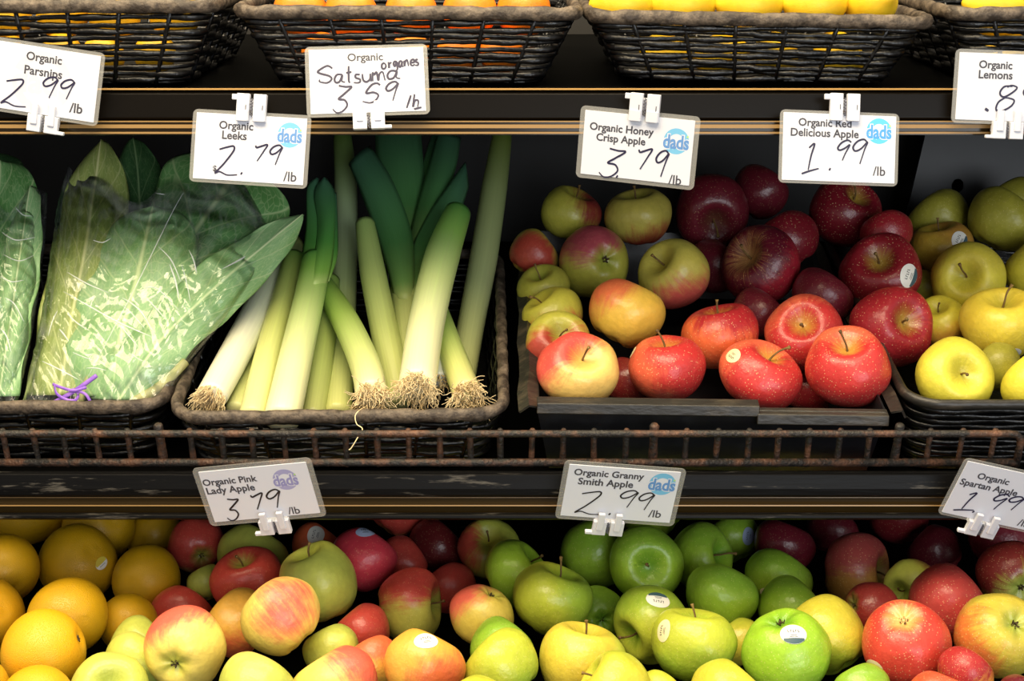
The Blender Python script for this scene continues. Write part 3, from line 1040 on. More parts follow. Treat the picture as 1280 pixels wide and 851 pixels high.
def orange_mesh(seed, navel=True):
    rnd = random.Random(seed)
    me = bpy.data.meshes.new('orange')
    vs, fs = [], []
    nu, nv = 44, 32
    p = [rnd.uniform(0, 6) for _ in range(4)]
    for i in range(nv + 1):
        t = math.pi * (0.008 + 0.984 * i / nv)
        z = 0.97 * math.cos(t) - 0.10 * math.exp(-(t / .16) ** 2)
        if navel:
            z += 0.07 * math.exp(-((math.pi - t) / .22) ** 2) - 0.03 * math.exp(-((math.pi - t) / .08) ** 2)
        r = math.sin(t)
        for j in range(nu):
            a = 2 * math.pi * j / nu
            k = 1 + 0.018 * math.cos(2 * a + p[0]) + 0.012 * math.cos(3 * a + p[1] + t) + 0.02 * math.cos(8 * a) * math.exp(-(t / .3) ** 2)
            vs.append((r * k * math.cos(a), r * k * math.sin(a), z * (1 + .015 * math.cos(a + p[2]))))
    for i in range(nv):
        for j in range(nu):
            l = (j + 1) % nu
            fs.append((i * nu + j, (i + 1) * nu + j, (i + 1) * nu + l, i * nu + l))
    fs.append(tuple(range(nu)))
    fs.append(tuple(range(nv * nu, (nv + 1) * nu))[::-1])
    me.from_pydata(vs, [], fs)
    me.polygons.foreach_set('use_smooth', [True] * len(me.polygons))
    me.materials.append(None)
    me.update()
    return me


LEMONS = [lemon_mesh(1), lemon_mesh(2)]
ORANGES = [orange_mesh(1), orange_mesh(2, False), orange_mesh(3)]


def proto_mesh(mb, name, mat):
    o = mb.build(name, mat)
    me = o.data
    bpy.data.objects.remove(o)
    return me


STEMS = []
for k, (bx, ln) in enumerate(((0.05, 0.55), (0.14, 0.62), (-0.10, 0.50), (0.22, 0.58))):
    mb = MB()
    pts = [Vector((0, 0, 0.42)), Vector((bx * .2, 0, 0.42 + ln * .35)), Vector((bx * .6, bx * .3, 0.42 + ln * .7)), Vector((bx * 1.3, bx * .5, 0.42 + ln))]
    cs = catmull(pts, 4)
    mb.tube(cs, [0.032 - 0.008 * math.sin(math.pi * i / (len(cs) - 1)) + (0.014 if i >= len(cs) - 2 else 0) for i in range(len(cs))], 8)
    STEMS.append(proto_mesh(mb, 'stem', M_['stem']))
mb = MB()
for k in range(5):
    a = 2 * math.pi * k / 5
    d_, s_ = Vector((math.cos(a), math.sin(a), 0)), Vector((-math.sin(a), math.cos(a), 0))
    zc = -0.66
    rows = []
    for i, (r, z, w_) in enumerate(((0.03, 0, .035), (0.07, -.03, .032), (0.10, -.07, .02), (0.09, -.10, .003))):
        c = d_ * r + Vector((0, 0, zc + z))
        rows.append([c - s_ * w_, c + s_ * w_ * 0.1 + d_ * 0.01, c + s_ * w_])
    mb.grid(rows)
for k in range(9):
    a = 2.4 * k
    mb.tube([Vector((0.04 * math.cos(a), 0.04 * math.sin(a), -0.63)), Vector((0.05 * math.cos(a + .5), 0.05 * math.sin(a + .5), -0.76))], [0.010, 0.005], 5)
CALYX = proto_mesh(mb, 'calyx', M_['calyx'])
mb = MB()
for k in range(6):
    a = 2 * math.pi * k / 6
    mb.tube([Vector((0, 0, 0.865)), Vector((0.05 * math.cos(a), 0.05 * math.sin(a), 0.885)), Vector((0.10 * math.cos(a), 0.10 * math.sin(a), 0.895))], [0.035, 0.03, 0.008], 6)
BUTTON = proto_mesh(mb, 'stem_button', M_['calyx'])

SKIN = {   # base, blush, cavity, pores, roughness
    'honey': ('#C8B03A', '#B2382A', '#A8983A', 0.12, 0.33),
    'honeyg': ('#A9A63A', '#A23828', '#8F9838', 0.12, 0.36),
    'honeyy': ('#E2BC4A', '#D86A34', '#C8A840', 0.2, 0.32),
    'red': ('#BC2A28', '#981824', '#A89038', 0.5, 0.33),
    'redlit': ('#E2623E', '#BE2826', '#C8A040', 0.5, 0.33),  # front reds, with the warm light put into the colour
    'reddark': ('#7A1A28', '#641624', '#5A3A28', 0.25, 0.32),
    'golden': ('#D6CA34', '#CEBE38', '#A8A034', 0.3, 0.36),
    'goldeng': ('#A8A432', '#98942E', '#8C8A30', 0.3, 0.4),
    'pink': ('#E8D060', '#E0604A', '#C8C850', 0.12, 0.36),
    'pinkred': ('#D09A54', '#BC3C30', '#8C9A3C', 0.25, 0.34),
    'palegreen': ('#C3CC54', '#D8C868', '#A0B040', 0.1, 0.34),
    'pinkorange': ('#E0A838', '#DC6434', '#B8B040', 0.15, 0.36),
    'green': ('#96BC28', '#82AC2A', '#5E9426', 0.35, 0.30),
    'greeny': ('#B6C032', '#96B430', '#78A026', 0.3, 0.30),
    'yellowg': ('#CEC436', '#B4BC30', '#90A428', 0.3, 0.32),
    'spartan': ('#B8A840', '#A82424', '#A0B048', 0.5, 0.34),
    'spartand': ('#7A4A2A', '#741A1E', '#80883A', 0.2, 0.32),
}
FRUIT = []   # px, py, r(px), kind, end, ox, oy, skin, blush(x,y,z to the viewer), bias, label, options


def A(px, py, r, end, ox, oy, skin, bl, bias, label, **o):
    FRUIT.append(dict(px=px, py=py, r=r, kind='apple', end=end, ox=ox, oy=oy, skin=skin, bl=bl, bias=bias, label=label, bin=BIN, group=GROUP, **o))


def O(px, py, r, end, ox, oy, mat, label, **o):
    FRUIT.append(dict(px=px, py=py, r=r, kind='orange', end=end, ox=ox, oy=oy, skin=mat, bl=None, bias=0, label=label, bin=BIN, group=GROUP, **o))


BIN, GROUP = 'low', 'oranges in the lower bin'
O(46, 876, 46, '', 0, 0, 'orange', 'bright orange at the very front of the pile, cut off at the bottom edge')
O(-30, 862, 42, '', 0, 0, 'orange', 'sliver of a bright orange in the bottom corner beside the oranges')
O(55, 815, 54, 's', 42, -18, 'orange', 'large orange with a brown stem button, beside the pale green apple')
O(-19, 768, 49, '', 0, 0, 'orange', 'bright orange cut off by the picture edge, above the bottom corner one')
O(85, 770, 50, 'n', 20, 0, 'orange_dull', 'golden orange with a tiny navel dimple, just above the one with a stem button')
O(3, 712, 46, '', 0, 0, 'orange_dull', 'golden orange at the picture edge beside the orange with an oval sticker')
O(97, 704, 50, '', 0, 0, 'orange_dull', 'golden orange with a small yellow and white oval sticker', sticker=(30, 0, 9, 'yellow', 40))
O(37, 634, 48, '', 0, 0, 'orange_dull', 'orange half hidden by the shelf lip at the top corner of the pile')
O(123, 658, 46, '', 0, 0, 'orange_dull', 'orange under the shelf lip directly behind the one with the oval sticker')
O(183, 724, 44, '', 0, 0, 'orange_dull', 'shaded orange beside the red apple, deep in the pile', dd=.02)
O(160, 778, 38, 's', -6, 30, 'orange_dull', 'small shaded orange wedged between the oranges and the pale yellow apples', dd=.03)
O(192, 668, 36, '', 0, 0, 'orange_dull', 'dim orange at the back under the shelf lip, next to a red apple', dd=.03)

GROUP = 'pink and yellow apples in the lower bin'
A(351, 770, 53, '', 0, 0, 'pink', (.15, .25, .75), .72, 'rosy yellow apple on top of the pile with a soft pink patch', h=1, dd=-.07, amp=.5)
A(231, 812, 53, 'c', -12, 18, 'pink', (-.4, .85, -.1), .45, 'yellow and coral apple showing its dark blossom end', h=1)
A(320, 861, 50, '', 0, 0, 'palegreen', (0, 1, 0), .8, 'plain yellow apple at the bottom edge beneath the rosy topmost apple')
A(421, 858, 57, '', 0, 0, 'pink', (.5, .5, .3), .55, 'wide pink and cream apple with a cream sticker seen edge-on', sticker=(3, -54, 13, 'cream', 5), amp=.6)
A(135, 864, 50, 's', 2, -8, 'palegreen', (0, 1, 0), 1.2, 'pale green apple beside the front oranges, stem hollow facing out')
A(530, 833, 52, '', 0, 0, 'pinkorange', (.5, -.6, .4), .45, 'yellow apple flushed orange below, with a round white sticker', sticker=(3, -33, 15, 'white', 20))
A(398, 728, 50, 's', -22, -47, 'palegreen', (-.9, .3, .1), 1.0, 'tall pale green apple standing behind the rosy topmost apple', tall=1, dd=-.03)
A(297, 780, 45, '', 0, 0, 'pinkorange', (0, -1, .2), .55, 'yellow-green apple flushed orange, behind the topmost rosy apple', dd=.05)
A(168, 827, 41, '', 0, 0, 'palegreen', (0, 1, 0), 1.0, 'smooth yellow apple peeking out behind the pale green stem-hollow apple', dd=.04)
A(175, 808, 38, '', 0, 0, 'palegreen', (0, 1, 0), 1.2, 'green-yellow apple crown behind the smooth yellow apple', dd=.08)
A(227, 770, 42, '', 0, 0, 'pinkred', (0, .6, .6), -.6, 'shaded red apple behind the coral one with the blossom end', dd=.05)
A(415, 813, 36, '', 0, 0, 'palegreen', (0, 1, 0), 1.2, 'small green apple between the tall pale green one and the wide pink one', dd=.02)
A(513, 757, 47, 's', 47, -4, 'pinkred', (-.1, .95, .1), .25, 'apple lying sideways, red above and olive below, its stem end to the side', base='#B8B44A')
A(603, 768, 42, 'c', 12, -26, 'pink', (-.6, .7, 0), .5, 'yellow and coral apple next to the big green ones, blossom end up', base='#CFB848')
A(467, 828, 37, '', 0, 0, 'pinkorange', (0, 1, .2), .2, 'orange-flushed apple low between the sticker apples', dd=.03)
A(452, 790, 38, '', 0, 0, 'pinkred', (0, .5, .5), -.8, 'dark red apple deep behind the tall pale green one', dd=.05)
A(454, 699, 42, '', 0, 0, 'pinkred', (0, .3, .9), -1.0, 'crimson apple with a pale blue sticker on its crown', sticker=(3, -35, 12, 'blue', 10), blush='#C02E40')
A(309, 726, 46, 's', -8, -28, 'pinkred', (0, .5, .6), -.35, 'dark red apple with a green stem hollow, under the 3.79 sign', cav='#A8B84C')
A(245, 681, 36, 'c', 8, 14, 'pinkred', (0, .6, .5), -.4, 'shaded pink-red apple at the back beside the dim orange', dd=.02)
A(316, 697, 46, '', 0, 0, 'palegreen', (0, 1, 0), 1.2, 'shaded yellow-green apple directly under the clip of the 3.79 sign', dd=.03)
A(395, 684, 34, '', 0, 0, 'pinkorange', (0, .5, .5), -.1, 'shaded orange-red apple with a grey sticker, behind the tall pale green one', sticker=(0, -16, 13, 'white', 80), dd=.04)
A(495, 636, 38, '', 0, 0, 'pinkred', (0, .5, .5), -.6, 'pink apple cut by the shelf lip behind the crimson sticker apple', dd=.01)
A(502, 702, 34, '', 0, 0, 'pinkred', (0, .5, .5), -.7, 'dim rose apple tucked behind the crimson sticker apple', dd=.04)
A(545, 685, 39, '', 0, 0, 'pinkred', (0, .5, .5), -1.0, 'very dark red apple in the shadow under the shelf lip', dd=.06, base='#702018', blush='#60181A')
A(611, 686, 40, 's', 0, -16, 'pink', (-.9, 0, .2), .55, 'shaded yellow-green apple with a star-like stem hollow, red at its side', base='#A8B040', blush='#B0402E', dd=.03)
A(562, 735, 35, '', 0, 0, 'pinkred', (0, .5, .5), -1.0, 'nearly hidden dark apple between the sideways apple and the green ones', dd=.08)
A(258, 728, 26, '', 0, 0, 'palegreen', (0, 1, 0), 1.2, 'small olive apple glimpsed in the dark gap beside the dark red one', dd=.07)

GROUP = 'green apples in the lower bin'
A(983, 813, 58, 'c', -6, -37, 'green', (.2, -1, 0), .6, 'largest green apple, with a white and teal round sticker', sticker=(9, -21, 16, 'teal', 0), base='#94C024')
A(868, 804, 54, 's', 4, -44, 'greeny', (0, -1, .1), .3, 'yellow-green apple with an upright stem and an oval cream sticker', sticker=(-39, -16, 14, 'cream', 75), stem=2)
A(689, 748, 52, 's', 16, -36, 'greeny', (.9, .1, 0), .35, 'glossy yellow-green apple crowning the green pile, short stem', dd=-.01)
A(728, 826, 55, 's', 8, -46, 'yellowg', (.6, -.2, 0), .6, 'golden-green apple with a broad dent, below the glossy crowning apple', blush='#BEC840', base='#D6C03A')
A(767, 862, 50, 's', -36, -26, 'yellowg', (0, 1, 0), .6, 'yellow-green apple at the bottom edge with a short stem pointing sideways')
A(910, 872, 50, '', 0, 0, 'yellowg', (0, 1, 0), .8, 'yellow-green apple at the bottom edge between two sticker apples')
A(628, 833, 50, '', 0, 0, 'greeny', (.6, -.5, 0), .5, 'smooth yellow-green apple next to the orange-flushed sticker apple')
A(590, 890, 48, '', 0, 0, 'yellowg', (0, 1, 0), .8, 'tip of a yellow apple at the bottom edge below the smooth green one')
A(813, 780, 51, 's', -28, 18, 'greeny', (0, 1, 0), .25, 'green apple lying tilted with a white sticker, stem hollow at its side', sticker=(10, -31, 15, 'whiteb', 180))
A(1033, 794, 50, 'c', 24, 32, 'yellowg', (0, -.9, .1), .35, 'tall yellow apple greener below, behind the largest green apple', tall=1, blush='#9CB42A')
A(645, 717, 45, 's', 38, -28, 'green', (0, -1, 0), .5, 'green apple behind the glossy crowning one')
A(807, 705, 48, 's', 5, 4, 'green', (0, 1, 0), .2, 'green apple with its stem hollow facing straight out', squat=1)
A(901, 746, 46, '', 0, 0, 'green', (.2, .5, 0), .3, 'plain green apple behind the one with the upright stem')
A(991, 765, 46, '', 0, 0, 'green', (.2, .5, 0), .3, 'low green apple crown just behind the largest green apple')
A(972, 724, 43, '', 0, 0, 'green', (.2, .5, 0), .1, 'green apple with a cut sticker edge near the dark red apples', sticker=(-16, 16, 7, 'cream', 30))
A(877, 697, 44, 's', 28, -6, 'green', (.2, .5, 0), .3, 'green apple with a reddish stem lying sideways, under the shelf lip')
A(748, 766, 34, 'c', 4, 8, 'green', (0, 1, 0), .1, 'shaded green apple showing its blossom end between brighter ones', dd=.03)
A(743, 692, 46, '', 0, 0, 'green', (.2, .6, 0), .1, 'shaded green apple below the 2.99 sign', dd=.01)
A(628, 812, 42, '', 0, 0, 'green', (0, 1, 0), .3, 'green apple mostly hidden behind the smooth yellow-green one', dd=.03)
A(815, 644, 37, '', 0, 0, 'green', (0, 1, 0), .3, 'green apple bottom showing under the corner of the 2.99 sign', dd=.01)
A(915, 672, 35, '', 0, 0, 'green', (0, 1, 0), .3, 'shaded green apple with a bluish sticker at the back', sticker=(21, -2, 11, 'blue', 80), dd=.04)
A(925, 802, 31, '', 0, 0, 'yellowg', (0, 1, 0), .6, 'yellow sliver of apple between the upright-stem apple and the largest one', dd=.05)
A(825, 869, 33, '', 0, 0, 'yellowg', (0, 1, 0), .6, 'small yellow apple peeking low between green ones at the bottom edge', dd=.04)
A(1078, 862, 36, '', 0, 0, 'green', (0, 1, 0), .3, 'green apple low beside the glossy red apple with an oval sticker', dd=.02)

GROUP = 'red and yellow apples in the lower bin'
A(1132, 805, 57, 'c', -1, -31, 'spartan', (.1, -.2, .6), -.25, 'glossy red apple with a pale blossom hollow and a yellowish oval sticker', sticker=(-40, 31, 15, 'cream', 60), base='#E08040', blush='#CC3A2A', cavc='#E8C070')
A(1250, 793, 55, 'c', 20, -13, 'spartan', (-.85, -.2, .2), .55, 'yellow apple with orange-red flanks, star-shaped blossom end facing out', base='#C8B83C', blush='#D2702A')
A(1185, 754, 52, '', 0, 0, 'spartan', (0, .6, .4), -.35, 'large peach-red apple with a dusty bloom on its crown', blush='#C4403A', base='#DE6A3C', streak=1)
A(1177, 880, 47, '', 0, 0, 'spartan', (0, .6, .4), -.6, 'orange-red apple at the bottom edge below the glossy red one', blush='#D8502A', base='#E07030')
A(1070, 713, 49, 's', 46, 2, 'spartan', (-.1, .8, .2), .2, 'dusky red apple lying sideways with a green patch round its stem', base='#B8843C', blush='#A84440')
A(1088, 761, 35, 'c', -21, -6, 'spartand', (0, .6, .4), -.5, 'small dark red apple just behind the glossy red one', blush='#8E2A26')
A(1140, 733, 36, 's', -16, 8, 'palegreen', (1, .5, 0), .7, 'yellow-green apple half hidden behind the dusty peach-red one', dd=.02, blush='#9A3A2A')
A(1266, 719, 44, 'c', 10, 16, 'spartan', (-.5, .7, 0), -.05, 'shaded red apple with a yellow-green patch, at the picture edge', blush='#8A2A26', base='#B0B048')
A(1206, 841, 36, '', 0, 0, 'spartan', (0, .6, .4), .1, 'orange-yellow apple low between the glossy red and yellow ones', base='#DC9430', dd=.03)
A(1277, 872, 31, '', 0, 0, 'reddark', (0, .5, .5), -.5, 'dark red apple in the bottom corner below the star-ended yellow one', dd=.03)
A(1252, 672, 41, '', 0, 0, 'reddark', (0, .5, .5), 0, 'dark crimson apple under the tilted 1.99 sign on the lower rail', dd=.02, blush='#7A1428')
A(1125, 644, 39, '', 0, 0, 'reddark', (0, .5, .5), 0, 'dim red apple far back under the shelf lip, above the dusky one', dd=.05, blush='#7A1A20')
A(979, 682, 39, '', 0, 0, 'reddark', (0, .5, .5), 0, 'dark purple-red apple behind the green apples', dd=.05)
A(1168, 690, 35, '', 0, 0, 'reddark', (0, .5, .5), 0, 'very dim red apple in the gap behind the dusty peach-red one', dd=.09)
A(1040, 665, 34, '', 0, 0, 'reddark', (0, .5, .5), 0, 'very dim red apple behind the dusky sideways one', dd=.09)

BIN, GROUP = 'mid', 'red and yellow apples in the black tray'
A(723, 463, 52, 's', 8, -22, 'honeyy', (-.5, .5, -.1), .15, 'pink and cream apple at the front corner of the black tray, deep stem hollow', base='#E8BE62', blush='#D2463A', cav='#C4A04A', squat=1, stem=0)
A(834, 460, 49, 's', -3, -36, 'redlit', (.6, .2, .2), .0, 'glossy red apple at the front of the tray with a sticker edge on its side', base='#DA5A38', sticker=(-43, -20, 10, 'cream', 90))
A(950, 470, 53, 's', 18, -33, 'redlit', (.2, -.1, .5), .15, 'broad orange-red apple at the front of the tray with a cream sticker', sticker=(-34, -26, 12, 'cream', 120), squat=1)
A(1060, 460, 54, 's', -1, -32, 'redlit', (.1, -.2, .6), .1, 'largest red apple at the front of the tray, pale spots and a thin stem')
A(900, 420, 49, 's', -4, -36, 'redlit', (.2, .75, .1), .25, 'orange-red apple with a dark red shoulder, above the front row', base='#E0642E', blush='#AA1C24')
A(1005, 416, 49, 's', -2, -14, 'redlit', (.3, -.2, .5), .05, 'red apple with a long pale stem leaning over its hollow', stem=1)
A(1113, 409, 53, 's', 24, -10, 'red', (0, 0, .5), .2, 'large red apple with pale spots, stem lying sideways, beside the yellow apples', base='#C4282A')
A(782, 391, 48, '', 0, 0, 'honeyy', (-.5, .75, .1), .55, 'golden-yellow apple with an orange streak on its shoulder', base='#E2B83E', blush='#D86A3A', dd=-.01)
A(842, 343, 47, 's', -20, -19, 'honey', (.3, -.8, .1), .35, 'yellow apple blushed pink below, under the 3.79 apple sign', blush='#BE4A40', base='#C4B84A')
A(744, 327, 46, 'c', 14, -3, 'honeyg', (-.2, .85, .2), .35, 'olive apple with a pink shoulder and a small dark blossom end', blush='#A2404A')
A(951, 332, 52, 's', -22, -16, 'reddark', (-.2, .2, .2), .1, 'dark red apple with a tan russet starburst round its hollow', base='#A01428', blush='#5C1022', rus=1)
A(1101, 342, 51, 's', -3, -21, 'red', (0, 0, .5), .2, 'dark red apple with a white oval sticker', sticker=(36, 2, 15, 'whiteb', 70), base='#A41C2A', blush='#84121E')
A(697, 428, 42, 's', 5, -14, 'honeyg', (.1, -.6, .6), .1, 'olive and dull red apple behind the front corner apple')
A(691, 396, 41, 's', -20, -28, 'honey', (.2, -.8, .2), .3, 'yellow-green apple with a red underside against the tray wall', base='#B4B03A')
A(680, 360, 34, 's', -8, -20, 'honeyg', (.2, -.9, .2), .6, 'small yellow-green apple third up along the tray wall', dd=.015)
A(668, 319, 33, '', 0, 0, 'honeyg', (-.2, -.2, .7), .2, 'shaded brick-red and olive apple at the far corner of the tray')
A(713, 267, 39, 's', 12, -30, 'honeyg', (.9, .3, .2), .55, 'shaded yellow-green apple with a dark red flank at the back of the tray', blush='#7A2420')
A(797, 271, 43, 's', -4, -38, 'honeyg', (.3, -.9, .1), .6, 'pale yellow-green apple at the back, just below the 3.79 apple sign', base='#B8AC48')
A(890, 263, 48, 's', 4, 16, 'reddark', (0, 0, .5), .0, 'maroon apple below the apple signs, stem hollow facing forward')
A(985, 300, 40, '', 0, 0, 'red', (0, 0, .5), .0, 'deep red apple half hidden behind the russet starburst one', base='#98182A', blush='#74101E')
A(950, 240, 37, '', 0, 0, 'reddark', (0, 0, .5), .0, 'dim maroon apple at the back between the two apple signs', dd=.02)
A(1056, 266, 46, 's', 17, -24, 'red', (0, 0, .5), .0, 'dark red apple with a curved stem under the 1.99 sign', base='#98182A', blush='#740F1E')
A(1108, 292, 34, '', 0, 0, 'red', (0, 0, .5), .1, 'crimson apple half hidden behind the white-sticker apple', base='#A42034')
A(1027, 372, 40, '', 0, 0, 'reddark', (0, 0, .5), .0, 'shaded dark red apple in the gap behind the long-stemmed one', dd=.03)
A(948, 394, 36, '', 0, 0, 'reddark', (0, 0, .5), .0, 'purple-dark apple just visible beneath the russet starburst one', dd=.03)
A(785, 478, 34, '', 0, 0, 'reddark', (0, 0, .5), .0, 'dark red apple deep between the first two front apples', dd=.07, blush='#6E1A18')
A(1008, 490, 32, '', 0, 0, 'red', (0, 0, .5), .0, 'red apple glimpsed low between the cream-sticker apple and the largest one', dd=.09, base='#B8402A')
A(893, 332, 36, '', 0, 0, 'reddark', (0, 0, .5), .0, 'dark maroon apple hidden behind the pink-blushed yellow one', dd=.03)

GROUP = 'yellow-green apples in the woven-look basket'
A(1193, 472, 50, 's', 15, -8, 'golden', (0, 1, 0), 1.2, 'bright yellow-green apple at the basket corner, hollow and stem facing out', base='#D6CC3A')
A(1297, 480, 46, '', 0, 0, 'golden', (0, 1, 0), 1.2, 'yellow-green apple at the front picture edge, partly cut off')
A(1251, 404, 51, 's', 3, -33, 'golden', (0, 1, 0), 1.2, 'large yellow apple with a stem and a dark-edged sticker below', sticker=(12, 39, 14, 'bandb', 0), base='#E0C936')
A(1210, 350, 47, 's', -3, -6, 'golden', (0, 1, 0), .3, 'yellow-green apple with a dark stem in the middle of its face')
A(1178, 309, 40, 's', -8, -34, 'golden', (.4, .6, .1), .45, 'amber-yellow apple with a white oval sticker, near the guard', blush='#B08030', base='#C0A02E', sticker=(22, -9, 13, 'bandb', 60))
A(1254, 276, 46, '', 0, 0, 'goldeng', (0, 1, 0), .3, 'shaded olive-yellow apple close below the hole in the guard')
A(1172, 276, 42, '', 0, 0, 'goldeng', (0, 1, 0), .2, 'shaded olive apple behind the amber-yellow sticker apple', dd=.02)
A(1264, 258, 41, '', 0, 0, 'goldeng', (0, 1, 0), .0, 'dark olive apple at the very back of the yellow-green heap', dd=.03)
A(1298, 336, 44, '', 0, 0, 'golden', (0, 1, 0), .5, 'yellow apple cut off at the picture edge above the large stemmed one')
A(1176, 402, 34, 's', -5, -20, 'golden', (.1, -.9, .1), .35, 'yellow apple flushed orange beside the large red spotted apple', blush='#DCA02C', dd=.02)
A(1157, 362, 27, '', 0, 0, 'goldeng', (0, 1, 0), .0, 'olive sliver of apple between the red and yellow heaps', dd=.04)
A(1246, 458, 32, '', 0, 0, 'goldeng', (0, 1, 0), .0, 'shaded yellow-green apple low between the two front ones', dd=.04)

# depth of every fruit: the sloping surface of its heap, then pushed apart until none cuts another
for f in FRUIT:
    if f['bin'] == 'mid':
        d = 1.370 + (462 - f['py']) * 0.00115
    else:
        d = 1.215 + (850 - f['py']) * 0.00165
    f['d'] = d + f.get('dd', 0.0)
    f['d0'] = f['d']
    f['ray'] = FW + RT * ((f['px'] - 640) / FPX) + UP * ((425.5 - f['py']) / FPX)
for it in range(260):
    moved = 0.0
    for i, a in enumerate(FRUIT):
        for b in FRUIT[i + 1:]:
            if a['bin'] != b['bin']:
                continue
            if (a['px'] - b['px']) ** 2 + (a['py'] - b['py']) ** 2 > (a['r'] + b['r']) ** 2:
                continue
            pa, pb = CAM + a['ray'] * a['d'], CAM + b['ray'] * b['d']
            ra, rb = a['r'] * a['d'] / FPX * 0.985, b["r"] * b["d"] / FPX * 0.985
            gap = ra + rb - (pa - pb).length
            if gap > 0.0002:
                s_ = 0.3 * gap if gap > 0.002 else gap * .5
                s_ *= 1 if a['d'] < b['d'] else -1
                a['d'] -= s_ * 0.45
                b['d'] += s_ * 0.55
                moved = max(moved, gap)
    if moved < 0.0006:
        break
print('fruit settle', it, moved, 'drift', max(f['d'] - f['d0'] for f in FRUIT), min(f['d'] - f['d0'] for f in FRUIT), 'r', min(f['r'] * f['d'] / FPX for f in FRUIT), max(f['r'] * f['d'] / FPX for f in FRUIT))


def cam_dir(x, y, z):
    """Direction with x across, y up and z towards the viewer."""
    return (RT * x + UP * y - FW * z).normalized()


def on_skin(bvh, c, u, v, eye_n, pts, lift):
    out = []
    for x, y in pts:
        o = c + u * x + v * y + eye_n * 0.02
        hit = bvh.ray_cast(o, -eye_n)
        out.append((hit[0] + hit[1] * lift) if hit[0] is not None else c + u * x + v * y)
    return out


def add_sticker(ob, f, R):
    sx, sy, rp, kind, turn = f['sticker']
    me = ob.data
    vw = [ob.matrix_world @ v.co for v in me.vertices]
    bvh = BVHTree.FromPolygons(vw, [tuple(p.vertices) for p in me.polygons])
    d = (FW + RT * ((f['px'] + sx - 640) / FPX) + UP * ((425.5 - f['py'] - sy) / FPX)).normalized()
    hit = bvh.ray_cast(CAM, d)
    if hit[0] is None:
        k = 0.97 * f['r'] / max(math.hypot(sx, sy), 1)
        d = (FW + RT * ((f['px'] + sx * k - 640) / FPX) + UP * ((425.5 - f['py'] - sy * k) / FPX)).normalized()
        hit = bvh.ray_cast(CAM, d)
        if hit[0] is None:
            return
    c = hit[0]
    n = (c - (CAM + f['ray'] * f['d'])).normalized()
    if hit[1].dot(n) > 0.3:
        n = hit[1].normalized()
    u = UP.cross(n) * -1
    u = (RT - n * RT.dot(n)).normalized()
    v = n.cross(u)
    a = math.radians(turn)
    u, v = u * math.cos(a) + v * math.sin(a), v * math.cos(a) - u * math.sin(a)
    rs_ = rp * f['d'] / FPX
    oval = 0.80
    inv = ob.matrix_world.inverted()

    def patch(name, fn, mat, parent, lift, nr=6, na=28):
        mb = MB()
        rows = []
        for i in range(nr + 1):
            pts = [fn(i / nr, 2 * math.pi * k / na) for k in range(na)]
            rows.append([inv @ p for p in on_skin(bvh, c, u, v, n, pts, lift)])
        mb.grid(rows, wrap=True)
        return mb.build(name, mat, parent)

    mat = {'cream': 'stickercream', 'yellow': 'sticker'}.get(kind, 'sticker')
    if kind == 'blue':
        m_ = bpy.data.materials.get('sticker_blue') or plain('sticker_blue', '#A8B8D8', 0.4)
    else:
        m_ = M_[mat]
    s = patch('sticker', lambda r, t: (r * rs_ * math.cos(t), r * rs_ * oval * math.sin(t)), m_, ob, 0.00035)

    def strip(mb, x0, x1, y0, y1, lift=0.0006):
        rows = []
        for i in range(3):
            rows.append([inv @ p for p in on_skin(bvh, c, u, v, n, [((x0 + (x1 - x0) * k / 6) * rs_, (y0 + (y1 - y0) * i / 2) * rs_) for k in range(7)], lift)])
        mb.grid(rows)

    # the marks: rows of small strokes, a band or an emblem
    if kind in ('cream', 'white', 'whiteb', 'teal', 'bandb', 'blue'):
        mb = MB()
        rnd = random.Random(int(f['px']))
        y = 0.12
        for k in range(5):
            x = -0.42 + k * 0.19
            strip(mb, x, x + 0.05, y, y + 0.22)
            if k % 2:
                strip(mb, x, x + 0.12, y + 0.17, y + 0.22)
            else:
                strip(mb, x, x + 0.12, y, y + 0.05)
        strip(mb, -0.25, 0.25, -0.12, -0.08)
        strip(mb, -0.32, 0.30, -0.24, -0.20)
        mb.build('printed_marks', M_['stickerprint'], s)
    if kind in ('teal', 'bandb', 'whiteb'):
        patch('emblem_band', lambda r, t: ((0.80 * rs_ * math.cos(math.pi + math.pi * t / (2 * math.pi)) * (0.72 + .28 * r)), rs_ * oval * (-0.45 - (0.10 + 0.43 * math.sin(math.pi * t / (2 * math.pi))) * r)), M_['teal'], s, 0.0006, 3, 16) if False else None
        mb = MB()
        rows = []
        for i in range(4):
            pts = []
            for k in range(13):
                xx = -0.78 + 1.56 * k / 12
                lo = -oval * math.sqrt(max(0, 1 - xx * xx)) * 0.96
                hi = min(-0.42 * oval, lo * 0.999) if lo > -0.42 * oval else -0.42 * oval
                pts.append((xx * rs_, (lo + (hi - lo) * i / 3) * rs_))
            rows.append([inv @ p for p in on_skin(bvh, c, u, v, n, pts, 0.00062)])
        mb.grid(rows)
        mb.build('emblem_band', M_['teal'], s)
    if kind == 'yellow':
        mb = MB()
        rows = []
        for i in range(4):
            pts = []
            for k in range(13):
                xx = -0.92 + 1.84 * k / 12
                hi = oval * math.sqrt(max(0, 1 - xx * xx)) * 0.96
                pts.append((xx * rs_, (0.05 * i / 3 + hi * i / 3) * rs_))
            rows.append([inv @ p for p in on_skin(bvh, c, u, v, n, pts, 0.00062)])
        mb.grid(rows)
        mb.build('sticker_half', M_['stickeryellow'], s)
        mb = MB()
        for k in range(5):
            strip(mb, -0.5 + k * 0.2, -0.36 + k * 0.2, -0.3, -0.22)
        mb.build('printed_marks', M_['stickerprint'], s)


def child_copy(me, name, parent):
    o = bpy.data.objects.new(name, me)
    COL.objects.link(o)
    o.parent = parent
    return o


